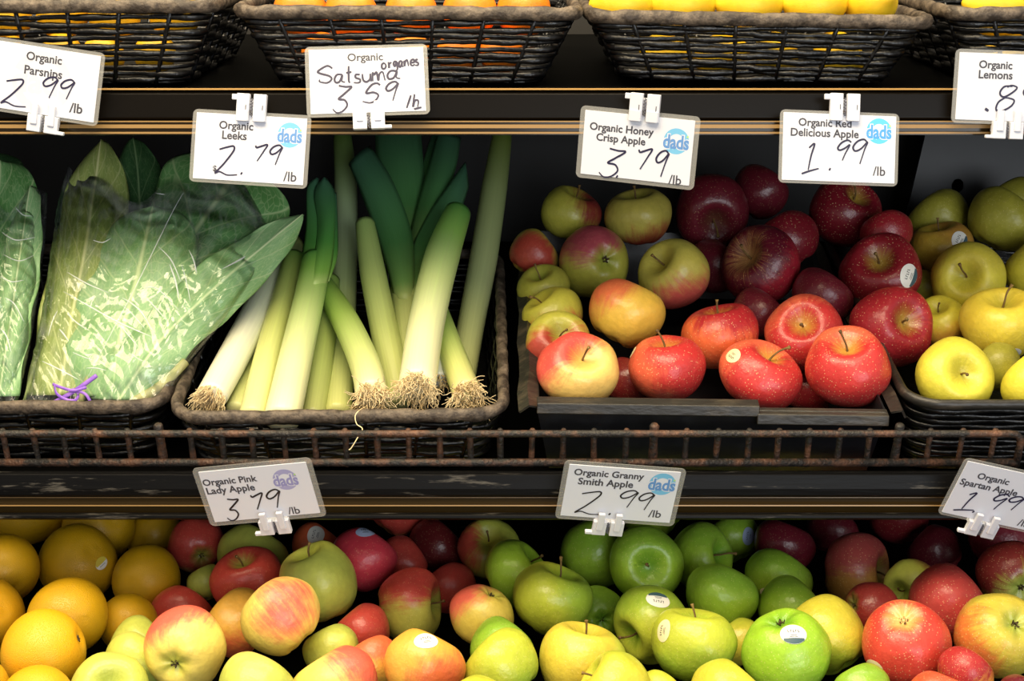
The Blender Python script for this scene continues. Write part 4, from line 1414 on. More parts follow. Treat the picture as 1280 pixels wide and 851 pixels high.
bpy.context.view_layer.update()
for idx, f in enumerate(FRUIT):
    rnd = random.Random(idx * 13 + 5)
    R = f['r'] * f['d'] / FPX
    c = CAM + f['ray'] * f['d']
    ox, oy = f['ox'] / f['r'] / (0.76 if f['kind'] == 'apple' else 0.93), -f['oy'] / f['r'] / (0.76 if f['kind'] == 'apple' else 0.93)
    ln = math.hypot(ox, oy)
    if ln > 0.97:
        ox, oy = ox * 0.97 / ln, oy * 0.97 / ln
    z = math.sqrt(max(0.0, 1 - ox * ox - oy * oy))
    vd = -f['ray'].normalized()
    vr = (RT - vd * RT.dot(vd)).normalized()
    vu = vd.cross(vr)

    def cam_dir(x, y, z):
        return (vr * x + vu * y + vd * z).normalized()

    if f['end'] == '':
        ax = cam_dir(rnd.choice((-1, 1)) * rnd.uniform(.3, .6), rnd.uniform(.4, .9), -0.12)
        if f['kind'] == 'orange':
            ax = cam_dir(rnd.uniform(-.6, .6), rnd.uniform(-.5, .5), -1)
    else:
        ax = cam_dir(ox, oy, z)
        if f['end'] in 'cn':
            ax = -ax
    Rq = Vector((0, 0, 1)).rotation_difference(ax).to_matrix() @ Matrix.Rotation(rnd.uniform(0, 6.28), 3, 'Z')
    if f['kind'] == 'apple':
        pool = TALL if f.get('tall') else SQUAT if f.get('squat') else APPLES
        me = pool[rnd.randrange(len(pool))]
    else:
        me = ORANGES[idx % 3]
    o = bpy.data.objects.new(f['kind'], me)
    COL.objects.link(o)
    M = Rq.to_4x4()
    M = Matrix.Translation(c) @ M @ Matrix.Scale(R * 0.975, 4)
    o.matrix_world = M
    if f['kind'] == 'apple':
        base, blush, cav, speck, rough = SKIN[f['skin']]
        base, blush = f.get('base', base), f.get('blush', blush)
        bl = Rq.transposed() @ cam_dir(*f['bl'])
        mat = fruit_skin('apple_skin', base, blush, bl, f['bias'], amp=f.get('amp', 0.72 if f['skin'] in ('red', 'redlit', 'spartan', 'pinkred') else 0.5), cav=f.get('cav', cav), speck=speck, rough=rough,
                         streak=f['skin'] not in ('green', 'greeny', 'yellowg', 'golden', 'goldeng', 'palegreen'), rus=bool(f.get('rus')), cavc=(f.get('cavc') or cav) if f['end'] == 'c' else None)
        if f['end'] == 's':
            child_copy(STEMS[f.get('stem', rnd.randrange(4))], 'stem', o)
        if f['end'] == 'c':
            child_copy(CALYX, 'calyx', o)
    else:
        mat = M_[f['skin']]
        if f['end'] == 's':
            child_copy(BUTTON, 'stem_button', o)
    o.material_slots[0].link = 'OBJECT'
    o.material_slots[0].material = mat
    tag(o, f['label'], f['kind'], f['group'])
    if f.get('sticker'):
        add_sticker(o, f, R)


# ------------------------------------------------------------------ citrus in the upper baskets
def top_fruit(kind, px, x, y, z, r, mat, label, group, ax, sc=1.0):
    """x, y, z in the basket's own frame at photo column px."""
    me = LEMONS[int(abs(x) * 1000) % 2] if kind == 'lemon' else ORANGES[int(abs(x) * 1000) % 3]
    o = bpy.data.objects.new(kind, me)
    COL.objects.link(o)
    Rq = Vector((0, 0, 1)).rotation_difference(Vector(ax).normalized()).to_matrix().to_4x4()
    p = udeck((px - 640) / FPX * 1.318 + x, y, z)
    o.matrix_world = Matrix.Translation(p) @ Rq @ Matrix.Scale(r, 4)
    o.material_slots[0].link = 'OBJECT'
    o.material_slots[0].material = M_[mat]
    tag(o, label, kind, group)
    return o


def fill(kind, px, mat, n, r, z, y, label, group, span, jitter):
    rnd = random.Random(int(px) + n)
    for k in range(n):
        x = -span / 2 + span * (k + 0.5) / n
        top_fruit(kind, px, x + rnd.uniform(-.003, .003), y + rnd.uniform(-.004, .004), z + rnd.uniform(-.002, .002), r * rnd.uniform(.95, 1.04), mat, label, group,
                  (rnd.uniform(-1, 1), rnd.uniform(-.4, .4), rnd.uniform(-.4, .4)) if kind == 'lemon' else (rnd.uniform(-1, 1), rnd.uniform(-1, 1), 1))


fill('orange', 66, 'orange_dull', 5, 0.0205, 0.027, 0.034, 'golden citrus glimpsed through the weave of the basket behind the parsnips sign', 'golden citrus inside the first basket', 0.215, 0)
fill('orange', 66, 'orange_dull', 5, 0.025, 0.062, 0.050, 'golden citrus along the rim of the basket behind the parsnips sign', 'golden citrus at the first rim', 0.26, 0)
fill('orange', 511, 'satsuma', 5, 0.0205, 0.027, 0.036, 'orange satsuma glimpsed through the weave of the basket behind the handwritten sign', 'satsumas inside the basket', 0.215, 0)
fill('orange', 511, 'satsuma', 5, 0.0255, 0.064, 0.050, 'orange satsuma along the rim of the basket behind the handwritten sign', 'satsumas at the rim', 0.27, 0)
fill('lemon', 944, 'lemon', 4, 0.0205, 0.027, 0.036, 'yellow lemon glimpsed through the weave of the middle lemon basket', 'lemons inside the basket', 0.215, 0)
for x, ln_, lab in ((-0.122, 0.026, 'yellow lemon at the basket corner nearest the satsumas'), (-0.066, 0.027, 'broad yellow lemon second along the basket rim from the satsumas'),
                    (-0.002, 0.027, 'yellow lemon in the middle of the heaped basket rim'), (0.060, 0.026, 'yellow lemon just before the nippled one on the basket rim'),
                    (0.112, 0.025, 'yellow lemon whose nipple tip points out over the basket rim')):
    tipped = x > 0.1
    top_fruit('lemon', 944, x, 0.040, 0.0745, ln_ * 0.93, 'lemon', lab, 'lemons heaped on the middle basket', (1, 0.12, 0.05) if not tipped else (.35, -.9, .1))
fill('lemon', 1386, 'lemon', 5, 0.0205, 0.027, 0.036, 'yellow lemon glimpsed through the weave behind the lemons price sign', 'lemons inside the last basket', 0.215, 0)
fill('lemon', 1386, 'lemon', 4, 0.026, 0.068, 0.045, 'yellow lemon along the rim of the last basket', 'lemons at the last rim', 0.25, 0)


# ------------------------------------------------------------------ leeks
def leek_mat(stops, name='leek_skin'):
    m, nt, b = newmat(name)
    uv = N(nt, 'ShaderNodeUVMap')
    sep = N(nt, 'ShaderNodeSeparateXYZ')
    L(nt, uv.outputs[0], sep.inputs[0])
    mp = N(nt, 'ShaderNodeMapping', Scale=(34, 1.3, 1))
    L(nt, uv.outputs[0], mp.inputs[0])
    n = N(nt, 'ShaderNodeTexNoise', Scale=1.0, Detail=4.0)
    L(nt, mp.outputs[0], n.inputs['Vector'])
    v = math_(nt, 'ADD', sep.outputs[1], math_(nt, 'MULTIPLY', math_(nt, 'SUBTRACT', n.outputs[0], .5), 0.10))
    col = ramp(nt, v, [(p, lin(c)) for p, c in stops])
    hs = N(nt, 'ShaderNodeHueSaturation')
    L(nt, col, hs.inputs['Color'])
    L(nt, math_(nt, 'ADD', math_(nt, 'MULTIPLY', n.outputs[0], 0.34), 0.83), hs.inputs['Value'])
    L(nt, hs.outputs[0], b.inputs['Base Color'])
    b.inputs['Roughness'].default_value = 0.36
    b.inputs['Subsurface Weight'].default_value = 0.0
    bp = N(nt, 'ShaderNodeBump', Strength=0.25, Distance=0.001)
    L(nt, n.outputs[0], bp.inputs['Height'])
    L(nt, bp.outputs[0], b.inputs['Normal'])
    return m


WHT, PAL, YGR, GRN, DGR = '#EFEBD6', '#DCDDA0', '#B9C872', '#6C9C44', '#3F6E48'


def leek(label, pts, widths, stops, roots=None, leaves=(), seed=0, cut=False, tendril=None):
    base = P3(*pts[0])
    root = tag(empty('leek', Matrix.Translation(base)), label, 'leek', 'leeks in the wicker basket')
    cs = catmull([P3(*q_) for q_ in pts], 8)
    n = len(cs)
    ds = catmull([Vector((q_[2], 0, 0)) for q_ in pts], 8)
    rad = [interp(widths, i / (n - 1)) / 2 * ds[i].x / FPX for i in range(n)]
    mb = MB()
    rows = []
    rnd = random.Random(seed)
    # rounded bulb end
    ax0 = (cs[1] - cs[0]).normalized()
    ext = [(cs[0] - ax0 * rad[0] * 0.42, rad[0] * 0.35), (cs[0] - ax0 * rad[0] * 0.34, rad[0] * 0.72), (cs[0] - ax0 * rad[0] * 0.15, rad[0] * 0.96)]
    line = [e[0] for e in ext] + cs
    rr = [e[1] for e in ext] + rad
    ref = None
    K = 22
    ph = rnd.uniform(0, 6)
    for i, p in enumerate(line):
        t = (line[min(i + 1, len(line) - 1)] - line[max(i - 1, 0)]).normalized()
        if ref is None:
            ref = Vector((1, 0, 0))
        a = (ref - t * ref.dot(t)).normalized()
        b = t.cross(a)
        ref = a
        tt = i / len(line)
        rows.append([p + (a * math.cos(2 * math.pi * k / K) + b * math.sin(2 * math.pi * k / K)) * rr[i] * (1 + 0.025 * math.cos(4 * math.pi * k / K + ph + tt) + 0.03 * tt * max(0, math.cos(2 * math.pi * k / K - ph)) ** 8) for k in range(K)])
    mb.grid(rows, uv=True, wrap=True)
    m = len(rows)
    mb.f.append(tuple(range(K))[::-1])
    if cut:
        # hollow, layered cut end
        e = rows[-1]
        c = line[-1]
        t = (line[-1] - line[-2]).normalized()
        b1 = len(mb.v)
        for s_, dz in ((0.80, 0.001), (0.72, -0.006), (0.45, -0.004), (0.3, -0.010)):
            for k in range(K):
                mb.uv[len(mb.v)] = (k / K, 1.0)
                mb.v.append(c + (e[k] - c) * s_ + t * dz)
        prev = (m - 1) * K
        for j in range(4):
            cur = b1 + j * K
            for k in range(K):
                l = (k + 1) % K
                mb.f.append((prev + k, prev + l, cur + l, cur + k))
            prev = cur
        mb.f.append(tuple(prev + k for k in range(K)))
    else:
        mb.f.append(tuple(range((m - 1) * K, m * K)))
    mat = leek_mat(stops)
    fixed(mb.build('shaft', mat, None), root)
    for lf in leaves:
        left, right, bulge = lf
        fixed(blade(left, right, bulge, 26, 9, seed).build('leaf', leek_mat([(0.0, stops[-3][1]), (0.10, stops[-2][1]), (0.38, stops[-1][1]), (1.0, lf_dark)], 'leek_leaf'), None, solid=0.0012), root)
    if tendril:
        mb = MB(); mb.tube(catmull([P3(*p) for p in tendril], 6), 0.0005, 5)
        fixed(mb.build('root_hairs', M_['root'], None), root)
    if roots:
        count, length, curl, straw = roots
        mb = MB()
        c0 = line[0]
        side = ax0.cross(Vector((0, 1, 0))).normalized()
        fwd = side.cross(ax0)
        for k in range(count):
            a = rnd.uniform(0, 6.283)
            r = math.sqrt(rnd.random()) * rad[0] * 0.92
            d = side * math.cos(a) + fwd * math.sin(a)
            p = cs[0] + d * r - ax0 * rad[0] * 0.25
            dirv = (-ax0 + d * rnd.uniform(0.1, 0.5 if straw else 1.1)).normalized()
            pts_ = [p]
            ln = length * rnd.uniform(.5, 1.1)
            for s_ in range(5):
                dirv = (dirv + Vector((rnd.uniform(-1, 1), rnd.uniform(-1, .4), rnd.uniform(-1, .8))) * curl).normalized()
                p = p + dirv * ln / 5
                pts_.append(p)
            cp = catmull(pts_, 3)
            mb.tube(cp, [0.00058 * (1 - 0.6 * i / len(cp)) for i in range(len(cp))], 5)
        fixed(mb.build('root_hairs', M_['root'], None), root)
    return root


lf_dark = '#3C6650'


def polyl(pts, n):
    cs = catmull([Vector(p) for p in pts], 12)
    acc = [0.0]
    for i in range(1, len(cs)):
        acc.append(acc[-1] + (cs[i] - cs[i - 1]).length)
    out = []
    j = 0
    for k in range(n):
        t = acc[-1] * k / (n - 1)
        while j < len(acc) - 2 and acc[j + 1] < t:
            j += 1
        u = (t - acc[j]) / max(acc[j + 1] - acc[j], 1e-9)
        out.append(cs[j].lerp(cs[j + 1], min(max(u, 0), 1)))
    return out


def blade(left, right, bulge, m=26, n=9, seed=0, ruffle=0.0, rib=0.0, edge=0.0, tip=0.0):
    """A leaf surface between two edges given as photo positions with depth; bulge (m) lifts its middle towards the viewer."""
    rnd = random.Random(seed)
    ph = [rnd.uniform(0, 6.28) for _ in range(6)]
    lp = polyl([P3(*q_) for q_ in left], m)
    rp = polyl([P3(*q_) for q_ in right], m)
    mb = MB()
    rows = []
    for i in range(m):
        t = i / (m - 1)
        row = []
        for j in range(n):
            s_ = j / (n - 1)
            q_ = s_
            if tip and t > 1 - tip:
                q_ = 0.5 + (s_ - 0.5) * max(0.06, math.sqrt(max(0.0, 1 - ((t - 1 + tip) / tip) ** 2)))
            p = lp[i].lerp(rp[i], q_)
            k = bulge * 4 * s_ * (1 - s_)
            e = abs(2 * s_ - 1)
            k += ruffle * (math.sin(9 * t + 4 * s_ + ph[0]) * 0.6 + math.sin(17 * t - 7 * s_ + ph[1]) * 0.4) * (0.3 + 0.7 * e)
            k += edge * e ** 6 * math.sin(26 * t + ph[2] + (3 if s_ > .5 else 0))
            k += rib * math.exp(-((s_ - .5) / 0.05) ** 2)
            row.append(p - FW * k)
        rows.append(row)
    mb.grid(rows, uv=True)
    return mb


leek('white leek with a straw-brown brush of roots at the basket corner', [(266, 493, 1.345), (303, 425, 1.42), (340, 352, 1.51), (365, 305, 1.57)], [40, 40, 36, 30], [(0.0, WHT), (0.45, '#E6E8CE'), (0.8, '#C4D4A0'), (1.0, YGR)], roots=(230, 0.019, .22, True), seed=1)
leek('thin yellowish leek half hidden between the straw-rooted one and the next', [(296, 512, 1.365), (323, 445, 1.445), (350, 385, 1.52)], [28, 28, 26], [(0, PAL), (.6, YGR), (1, GRN)], seed=2)
leek('pale yellow-green leek between the straw-rooted leek and the thick central one', [(316, 520, 1.34), (336, 440, 1.405), (357, 365, 1.475), (368, 322, 1.515)], [36, 34, 31, 28], [(0, '#E4E2A8'), (.5, '#CDD57C'), (.85, '#9DB85A'), (1, GRN)], seed=3)
leek('thick whitish leek in front, fanning into short curled green leaves', [(353, 522, 1.325), (369, 450, 1.378), (386, 375, 1.435), (396, 325, 1.475)], [47, 43, 39, 38], [(0, '#F0EBC4'), (.35, '#E4E6AC'), (.65, '#BCD480'), (.86, '#7FB04C'), (1, '#4F9040')], seed=4, leaves=[
    ([(373, 356, 1.452), (377, 325, 1.470), (383, 280, 1.497), (384, 235, 1.525), (396, 222, 1.535)], [(398, 358, 1.432), (403, 325, 1.456), (402, 280, 1.497), (396, 245, 1.523), (399, 224, 1.535)], 0.004),
    ([(389, 356, 1.431), (393, 325, 1.455), (396, 280, 1.495), (393, 240, 1.52), (405, 222, 1.53)], [(409, 354, 1.448), (416, 320, 1.466), (419, 270, 1.495), (418, 240, 1.52), (409, 224, 1.53)], 0.008),
    ([(402, 345, 1.462), (410, 310, 1.48), (416, 280, 1.50), (415, 262, 1.512)], [(411, 352, 1.464), (421, 322, 1.48), (422, 290, 1.502), (420, 240, 1.52)], 0.002),
    ])
leek('shaded yellow-green leek upright just behind the thick fanning one', [(391, 520, 1.375), (401, 455, 1.43), (408, 395, 1.48), (411, 350, 1.515)], [32, 31, 30, 28], [(0, '#C8CC84'), (.5, '#AFBF68'), (1, '#7FA04A')], seed=5)
leek('long slim leek standing upright behind, running up under the shelf', [(423, 516, 1.388), (427, 430, 1.475), (431, 320, 1.565), (432, 230, 1.635), (428, 170, 1.675)], [35, 33, 31, 28, 22], [(0, '#CFD084'), (.4, '#B4C47C'), (.62, '#A8BC90'), (.85, '#7E9A5A'), (1, '#4C6A24')], seed=6)
leek('bent leek leaning across the others, its roots spilling over the rim', [(464, 490, 1.335), (456, 455, 1.368), (432, 402, 1.43), (404, 358, 1.492)], [41, 39, 35, 29], [(0, '#F2E9C0'), (.3, '#D9DE98'), (.7, '#A4C45E'), (1, '#6FA040')], roots=(230, 0.024, .62, False), seed=7, tendril=[(458, 508, 1.318), (449, 513, 1.292), (444, 520, 1.286), (446, 530, 1.283), (453, 536, 1.280), (447, 547, 1.268), (439, 560, 1.268), (436, 562, 1.268)])
leek('ribbed yellow-green leek behind the bent one', [(499, 500, 1.405), (482, 420, 1.445), (466, 340, 1.49), (456, 278, 1.525)], [38, 36, 33, 24], [(0, '#D8D890'), (.4, '#C4D07C'), (.8, '#A8BE6C'), (1, '#8FAE62')], seed=8)
leek('leek with a broad fan of dark blue-green leaves reaching up to the shelf', [(520, 470, 1.43), (511, 400, 1.475), (507, 350, 1.520), (506, 326, 1.548)], [40, 40, 40, 34], [(0, PAL), (.45, '#C2CE80'), (.8, '#7DA85A'), (1, '#4E8448')], seed=9, leaves=[
    ([(493, 374, 1.487), (484, 335, 1.512), (469, 290, 1.545), (449, 235, 1.575), (436, 205, 1.592)], [(516, 374, 1.478), (518, 332, 1.502), (513, 285, 1.54), (490, 225, 1.575), (462, 182, 1.602)], 0.010),
    ([(487, 320, 1.55), (478, 255, 1.595), (470, 190, 1.63), (470, 150, 1.66)], [(531, 320, 1.55), (532, 255, 1.595), (528, 190, 1.63), (524, 150, 1.66)], 0.010),
    ([(505, 322, 1.538), (520, 262, 1.575), (536, 207, 1.61), (547, 165, 1.635)], [(531, 305, 1.535), (553, 258, 1.572), (569, 212, 1.607), (576, 172, 1.635)], 0.010),
    ([(503, 370, 1.481), (512, 318, 1.520), (534, 270, 1.552), (560, 232, 1.575), (582, 202, 1.60)], [(529, 368, 1.492), (534, 328, 1.522), (557, 292, 1.55), (577, 258, 1.572), (586, 232, 1.592)], 0.008),
    ([(516, 250, 1.605), (525, 215, 1.625), (534, 185, 1.645), (540, 168, 1.655)], [(528, 252, 1.605), (542, 215, 1.625), (554, 185, 1.645), (560, 165, 1.655)], 0.004)])
leek('thick leek in front with a cut green top, matted roots on the rim', [(522, 478, 1.335), (534, 400, 1.40), (553, 320, 1.462), (573, 264, 1.505)], [48, 46, 44, 32], [(0, '#F3EBC8'), (.3, '#E2E6B4'), (.55, '#C3D68C'), (.8, '#86B655'), (1, '#437F38')], roots=(240, 0.023, .62, False), seed=10, cut=True)
leek('short green-yellow leek leaning behind the cut-topped one, roots towards the corner', [(583, 490, 1.345), (571, 458, 1.392), (556, 418, 1.45), (540, 372, 1.515)], [37, 36, 33, 28], [(0, '#EAE0A0'), (.3, '#C8D080'), (.7, '#9DBB60'), (1, '#7FA44C')], roots=(230, 0.024, .62, False), seed=11)
leek('tall olive leek slanting up along the basket side to the shelf', [(579, 466, 1.462), (590, 400, 1.51), (605, 320, 1.565), (618, 235, 1.62), (628, 168, 1.66)], [34, 35, 36, 33, 24], [(0, '#BFC27C'), (.4, '#A9B47C'), (.75, '#8E9E66'), (1, '#68822E')], seed=12)
leek('bluish-white leek end with roots tucked behind the cut-topped leek', [(548, 474, 1.395), (544, 440, 1.43), (538, 405, 1.462)], [25, 25, 24], [(0, '#DFE2DC'), (1, '#D4DCC4')], roots=(50, 0.018, .55, False), seed=13)

# ------------------------------------------------------------------ bagged greens


def greens_mat(name, base, vein, dark, rough=0.42):
    m, nt, b = newmat(name)
    uv = N(nt, 'ShaderNodeUVMap')
    sep = N(nt, 'ShaderNodeSeparateXYZ')
    L(nt, uv.outputs[0], sep.inputs[0])
    u, v = sep.outputs[0], sep.outputs[1]
    off = math_(nt, 'ABSOLUTE', math_(nt, 'SUBTRACT', u, 0.5))
    nz = N(nt, 'ShaderNodeTexNoise', Scale=6.0, Detail=5.0)
    L(nt, uv.outputs[0], nz.inputs['Vector'])
    wob = math_(nt, 'MULTIPLY', math_(nt, 'SUBTRACT', nz.outputs[0], 0.5), 0.12)
    mid = ramp(nt, math_(nt, 'ADD', off, math_(nt, 'MULTIPLY', wob, 0.15)), [(0.006, 1.0), (0.03, 0.0)])
    # side veins rise from the midrib
    sv = math_(nt, 'SUBTRACT', math_(nt, 'ADD', math_(nt, 'MULTIPLY', v, 5.5), wob), math_(nt, 'MULTIPLY', math_(nt, 'POWER', off, 0.8), 2.6))
    fr = math_(nt, 'ABSOLUTE', math_(nt, 'SUBTRACT', math_(nt, 'FRACT', sv), 0.5))
    side = ramp(nt, fr, [(0.0, 1.0), (0.05, 0.0)])
    vo = N(nt, 'ShaderNodeTexVoronoi', Scale=26.0, _feature='DISTANCE_TO_EDGE')
    L(nt, uv.outputs[0], vo.inputs['Vector'])
    net = ramp(nt, vo.outputs['Distance'], [(0.0, 0.35), (0.08, 0.0)])
    pat = ramp(nt, nz.outputs[0], [(0.35, 0.0), (0.7, 1.0)])
    c = mixc(nt, pat, lin(base), lin(dark))
    c = mixc(nt, math_(nt, 'MAXIMUM', math_(nt, 'MAXIMUM', mid, math_(nt, 'MULTIPLY', side, 0.6)), net), c, lin(vein))
    L(nt, c, b.inputs['Base Color'])
    b.inputs['Roughness'].default_value = rough
    bp = N(nt, 'ShaderNodeBump', Strength=0.35, Distance=0.002)
    L(nt, math_(nt, 'ADD', nz.outputs[0], math_(nt, 'MULTIPLY', side, -0.3)), bp.inputs['Height'])
    L(nt, bp.outputs[0], b.inputs['Normal'])
    return m


G_PALE = greens_mat('collard_underside', '#8AB27C', '#C8D8A8', '#76A46A')
G_MID = greens_mat('collard_leaf', '#6FA064', '#BCD09A', '#508644')
G_YEL = greens_mat('collard_yellowing', '#98A65A', '#CCD094', '#7C924C')
G_DRK = greens_mat('collard_dark', '#3F6A3C', '#7E9C6C', '#2F5530')


def film_mat(name, seedv, angle):
    m, nt, b = newmat(name)
    out = nt.nodes['Material Output']
    nt.nodes.remove(b)
    uv = N(nt, 'ShaderNodeUVMap')
    mp = N(nt, 'ShaderNodeMapping', Rotation=(0, 0, angle), Scale=(30, 2.2, 1), Location=(seedv, seedv * 2, 0))
    L(nt, uv.outputs[0], mp.inputs[0])
    n1 = N(nt, 'ShaderNodeTexNoise', Scale=1.0, Detail=3.0, Roughness=0.5, Distortion=0.8)
    L(nt, mp.outputs[0], n1.inputs['Vector'])
    # sharp creases: ridges of the noise
    rid = math_(nt, 'ABSOLUTE', math_(nt, 'SUBTRACT', n1.outputs[0], 0.5))
    crease = ramp(nt, rid, [(0.0, 1.0), (0.05, 0.0)])
    mp2 = N(nt, 'ShaderNodeMapping', Scale=(4, 6, 1), Location=(seedv * 3, 0, 0))
    L(nt, uv.outputs[0], mp2.inputs[0])
    n2 = N(nt, 'ShaderNodeTexNoise', Scale=1.0, Detail=6.0, Roughness=0.6)
    L(nt, mp2.outputs[0], n2.inputs['Vector'])
    bp = N(nt, 'ShaderNodeBump', Strength=0.12, Distance=0.003)
    L(nt, math_(nt, 'ADD', math_(nt, 'MULTIPLY', crease, 0.6), n1.outputs[0]), bp.inputs['Height'])
    gl = N(nt, 'ShaderNodeBsdfGlossy', Roughness=0.07)
    gl.inputs['Color'].default_value = (1, 1, 1, 1)
    L(nt, bp.outputs[0], gl.inputs['Normal'])
    df = N(nt, 'ShaderNodeBsdfDiffuse')
    df.inputs['Color'].default_value = (0.80, 0.84, 0.86, 1)
    tr = N(nt, 'ShaderNodeBsdfTransparent')
    tr.inputs['Color'].default_value = (0.97, 0.99, 0.98, 1)
    haze = math_(nt, 'ADD', ramp(nt, n2.outputs[0], [(0.52, 0.01), (0.76, 0.18)]), math_(nt, 'MULTIPLY', crease, 0.06), clamp=True)
    m1 = N(nt, 'ShaderNodeMixShader')
    L(nt, haze, m1.inputs[0])
    L(nt, tr.outputs[0], m1.inputs[1])
    L(nt, df.outputs[0], m1.inputs[2])
    fr = N(nt, 'ShaderNodeFresnel', IOR=1.45)
    L(nt, bp.outputs[0], fr.inputs['Normal'])
    m2 = N(nt, 'ShaderNodeMixShader')
    L(nt, math_(nt, 'ADD', math_(nt, 'MULTIPLY', fr.outputs[0], 1.0), math_(nt, 'MULTIPLY', crease, 0.03), clamp=True), m2.inputs[0])
    L(nt, m1.outputs[0], m2.inputs[1])
    L(nt, gl.outputs[0], m2.inputs[2])
    L(nt, m2.outputs[0], out.inputs[0])
    return m


def bag_film(rings, seed, m=150, n=220):
    """A closed sleeve of film: each ring = left point, right point (photo position and depth), half thickness."""
    rnd = random.Random(seed)
    lp = polyl([P3(*r[0]) for r in rings], m)
    rp = polyl([P3(*r[1]) for r in rings], m)
    th = [r[2] for r in rings]
    lines = []
    for k in range(48):     # straight crease ridges that fan from the tied end
        a0 = rnd.uniform(0.05, .95)
        lines.append((a0, a0 + rnd.uniform(-.45, .45), rnd.uniform(.0, .7), rnd.uniform(.0010, .0032) * rnd.choice((-1, 1)), rnd.uniform(.006, .016), rnd.uniform(.15, .5)))
    mb = MB()
    rows = []
    for i in range(m):
        t = i / (m - 1)
        row = []
        b = interp(th, t)
        for j in range(n):
            a = 2 * math.pi * j / n
            s_ = 0.5 - 0.5 * math.cos(a)
            g = t * (1 - t * (0.07 + 0.07 * math.sin(7 * s_ + seed) * (1 if math.sin(a) > 0 else .4) + 0.03 * math.sin(19 * s_)))
            p = interp(lp, g).lerp(interp(rp, g), s_)
            sgn = math.sin(a)
            k = b * (abs(sgn) ** 0.8) * (1 if sgn > 0 else -1)
            w_ = 0.0
            if sgn > 0:
                for a0, a1, t0, amp, wid, ln in lines:
                    if t0 < t < t0 + ln:
                        x = (a0 + (a1 - a0) * (t - t0) / ln - s_) / wid
                        if abs(x) < 3:
                            w_ += amp * math.exp(-abs(x) * 1.6) * math.sin(math.pi * (t - t0) / ln)
                w_ += 0.0016 * math.sin(14 * s_ + 9 * t + seed) * math.sin(7 * t * math.pi)
            if sgn > -0.2:
                w_ += (0.0060 * (0.5 - abs(mnoise.noise(Vector((13 * (s_ + 1.2 * t), 3.2 * (s_ - 1.2 * t), seed))))) + 0.0012 * (0.5 - abs(mnoise.noise(p * 55)))) * min(1, (sgn + .2) * 2)
            row.append(p - FW * (k + w_))
        rows.append(row)
    mb.grid(rows, uv=True, wrap=True)
    return mb


def greens_bunch(label, leaves, stalks, seed):
    root = tag(empty('collard_greens', Matrix.Translation(P3(*leaves[0][0][0]))), label, 'greens', 'bunches of greens in bags')
    for k, (l, r, bulge, ruf, edge, mat) in enumerate(leaves):
        fixed(blade(l, r, bulge, 70, 33, seed + k, ruf * 1.5, 0.0015, edge * 1.8, 0.16).build('leaf', mat, None, solid=0.0008), root)
    for pts, w_ in stalks:
        cs = catmull([P3(*p) for p in pts], 6)
        mb = MB(); mb.tube(cs, [w_ / 2 * 1.35 / FPX * (1 - .25 * i / len(cs)) for i in range(len(cs))], 12, flat=(1, .8))
        fixed(mb.build('stalk', M_['stalk'], None), root)
    return root


greens_bunch('bunch of broad collard leaves in the clear bag with the purple tie', [
    ([(118, 485, 1.368), (140, 385, 1.405), (172, 285, 1.45), (205, 210, 1.49), (215, 168, 1.51)], [(140, 490, 1.368), (230, 395, 1.40), (320, 312, 1.445), (372, 258, 1.475), (376, 236, 1.485)], 0.010, 0.004, 0.002, G_MID),
    ([(112, 498, 1.335), (165, 415, 1.362), (245, 335, 1.398), (325, 285, 1.435), (372, 262, 1.455)], [(195, 500, 1.338), (243, 436, 1.37), (292, 392, 1.40), (345, 335, 1.43), (388, 276, 1.455)], 0.010, 0.0025, 0.002, G_PALE),
    ([(34, 494, 1.355), (52, 380, 1.395), (74, 270, 1.44), (98, 205, 1.47), (118, 176, 1.485)], [(125, 492, 1.35), (140, 390, 1.39), (160, 290, 1.435), (156, 215, 1.47), (142, 176, 1.485)], 0.010, 0.003, 0.002, G_YEL),
    ([(120, 420, 1.43), (138, 300, 1.48), (148, 230, 1.515), (150, 172, 1.54)], [(225, 390, 1.43), (222, 300, 1.475), (206, 230, 1.515), (188, 175, 1.54)], 0.008, 0.004, 0.002, G_DRK),
    ([(70, 495, 1.345), (92, 400, 1.38), (118, 320, 1.41), (150, 260, 1.44)], [(205, 494, 1.345), (230, 400, 1.385), (246, 320, 1.415), (240, 258, 1.445)], 0.012, 0.004, 0.002, G_PALE)],
    [([(150, 506, 1.332), (178, 497, 1.335), (206, 478, 1.345), (232, 452, 1.36)], 15), ([(98, 506, 1.335), (112, 470, 1.350), (130, 420, 1.372)], 12)], 20)
def fold_glint_mat():
    m, nt, b = newmat('pale_fold_glint')  # pale plastic standing in for the bright glints along the folds
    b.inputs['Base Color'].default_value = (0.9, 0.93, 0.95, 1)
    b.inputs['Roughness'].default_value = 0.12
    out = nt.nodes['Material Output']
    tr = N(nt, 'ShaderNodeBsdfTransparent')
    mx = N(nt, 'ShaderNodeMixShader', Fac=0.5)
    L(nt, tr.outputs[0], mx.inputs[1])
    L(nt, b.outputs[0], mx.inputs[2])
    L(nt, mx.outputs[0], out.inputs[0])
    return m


FOLD_GLINT = fold_glint_mat()


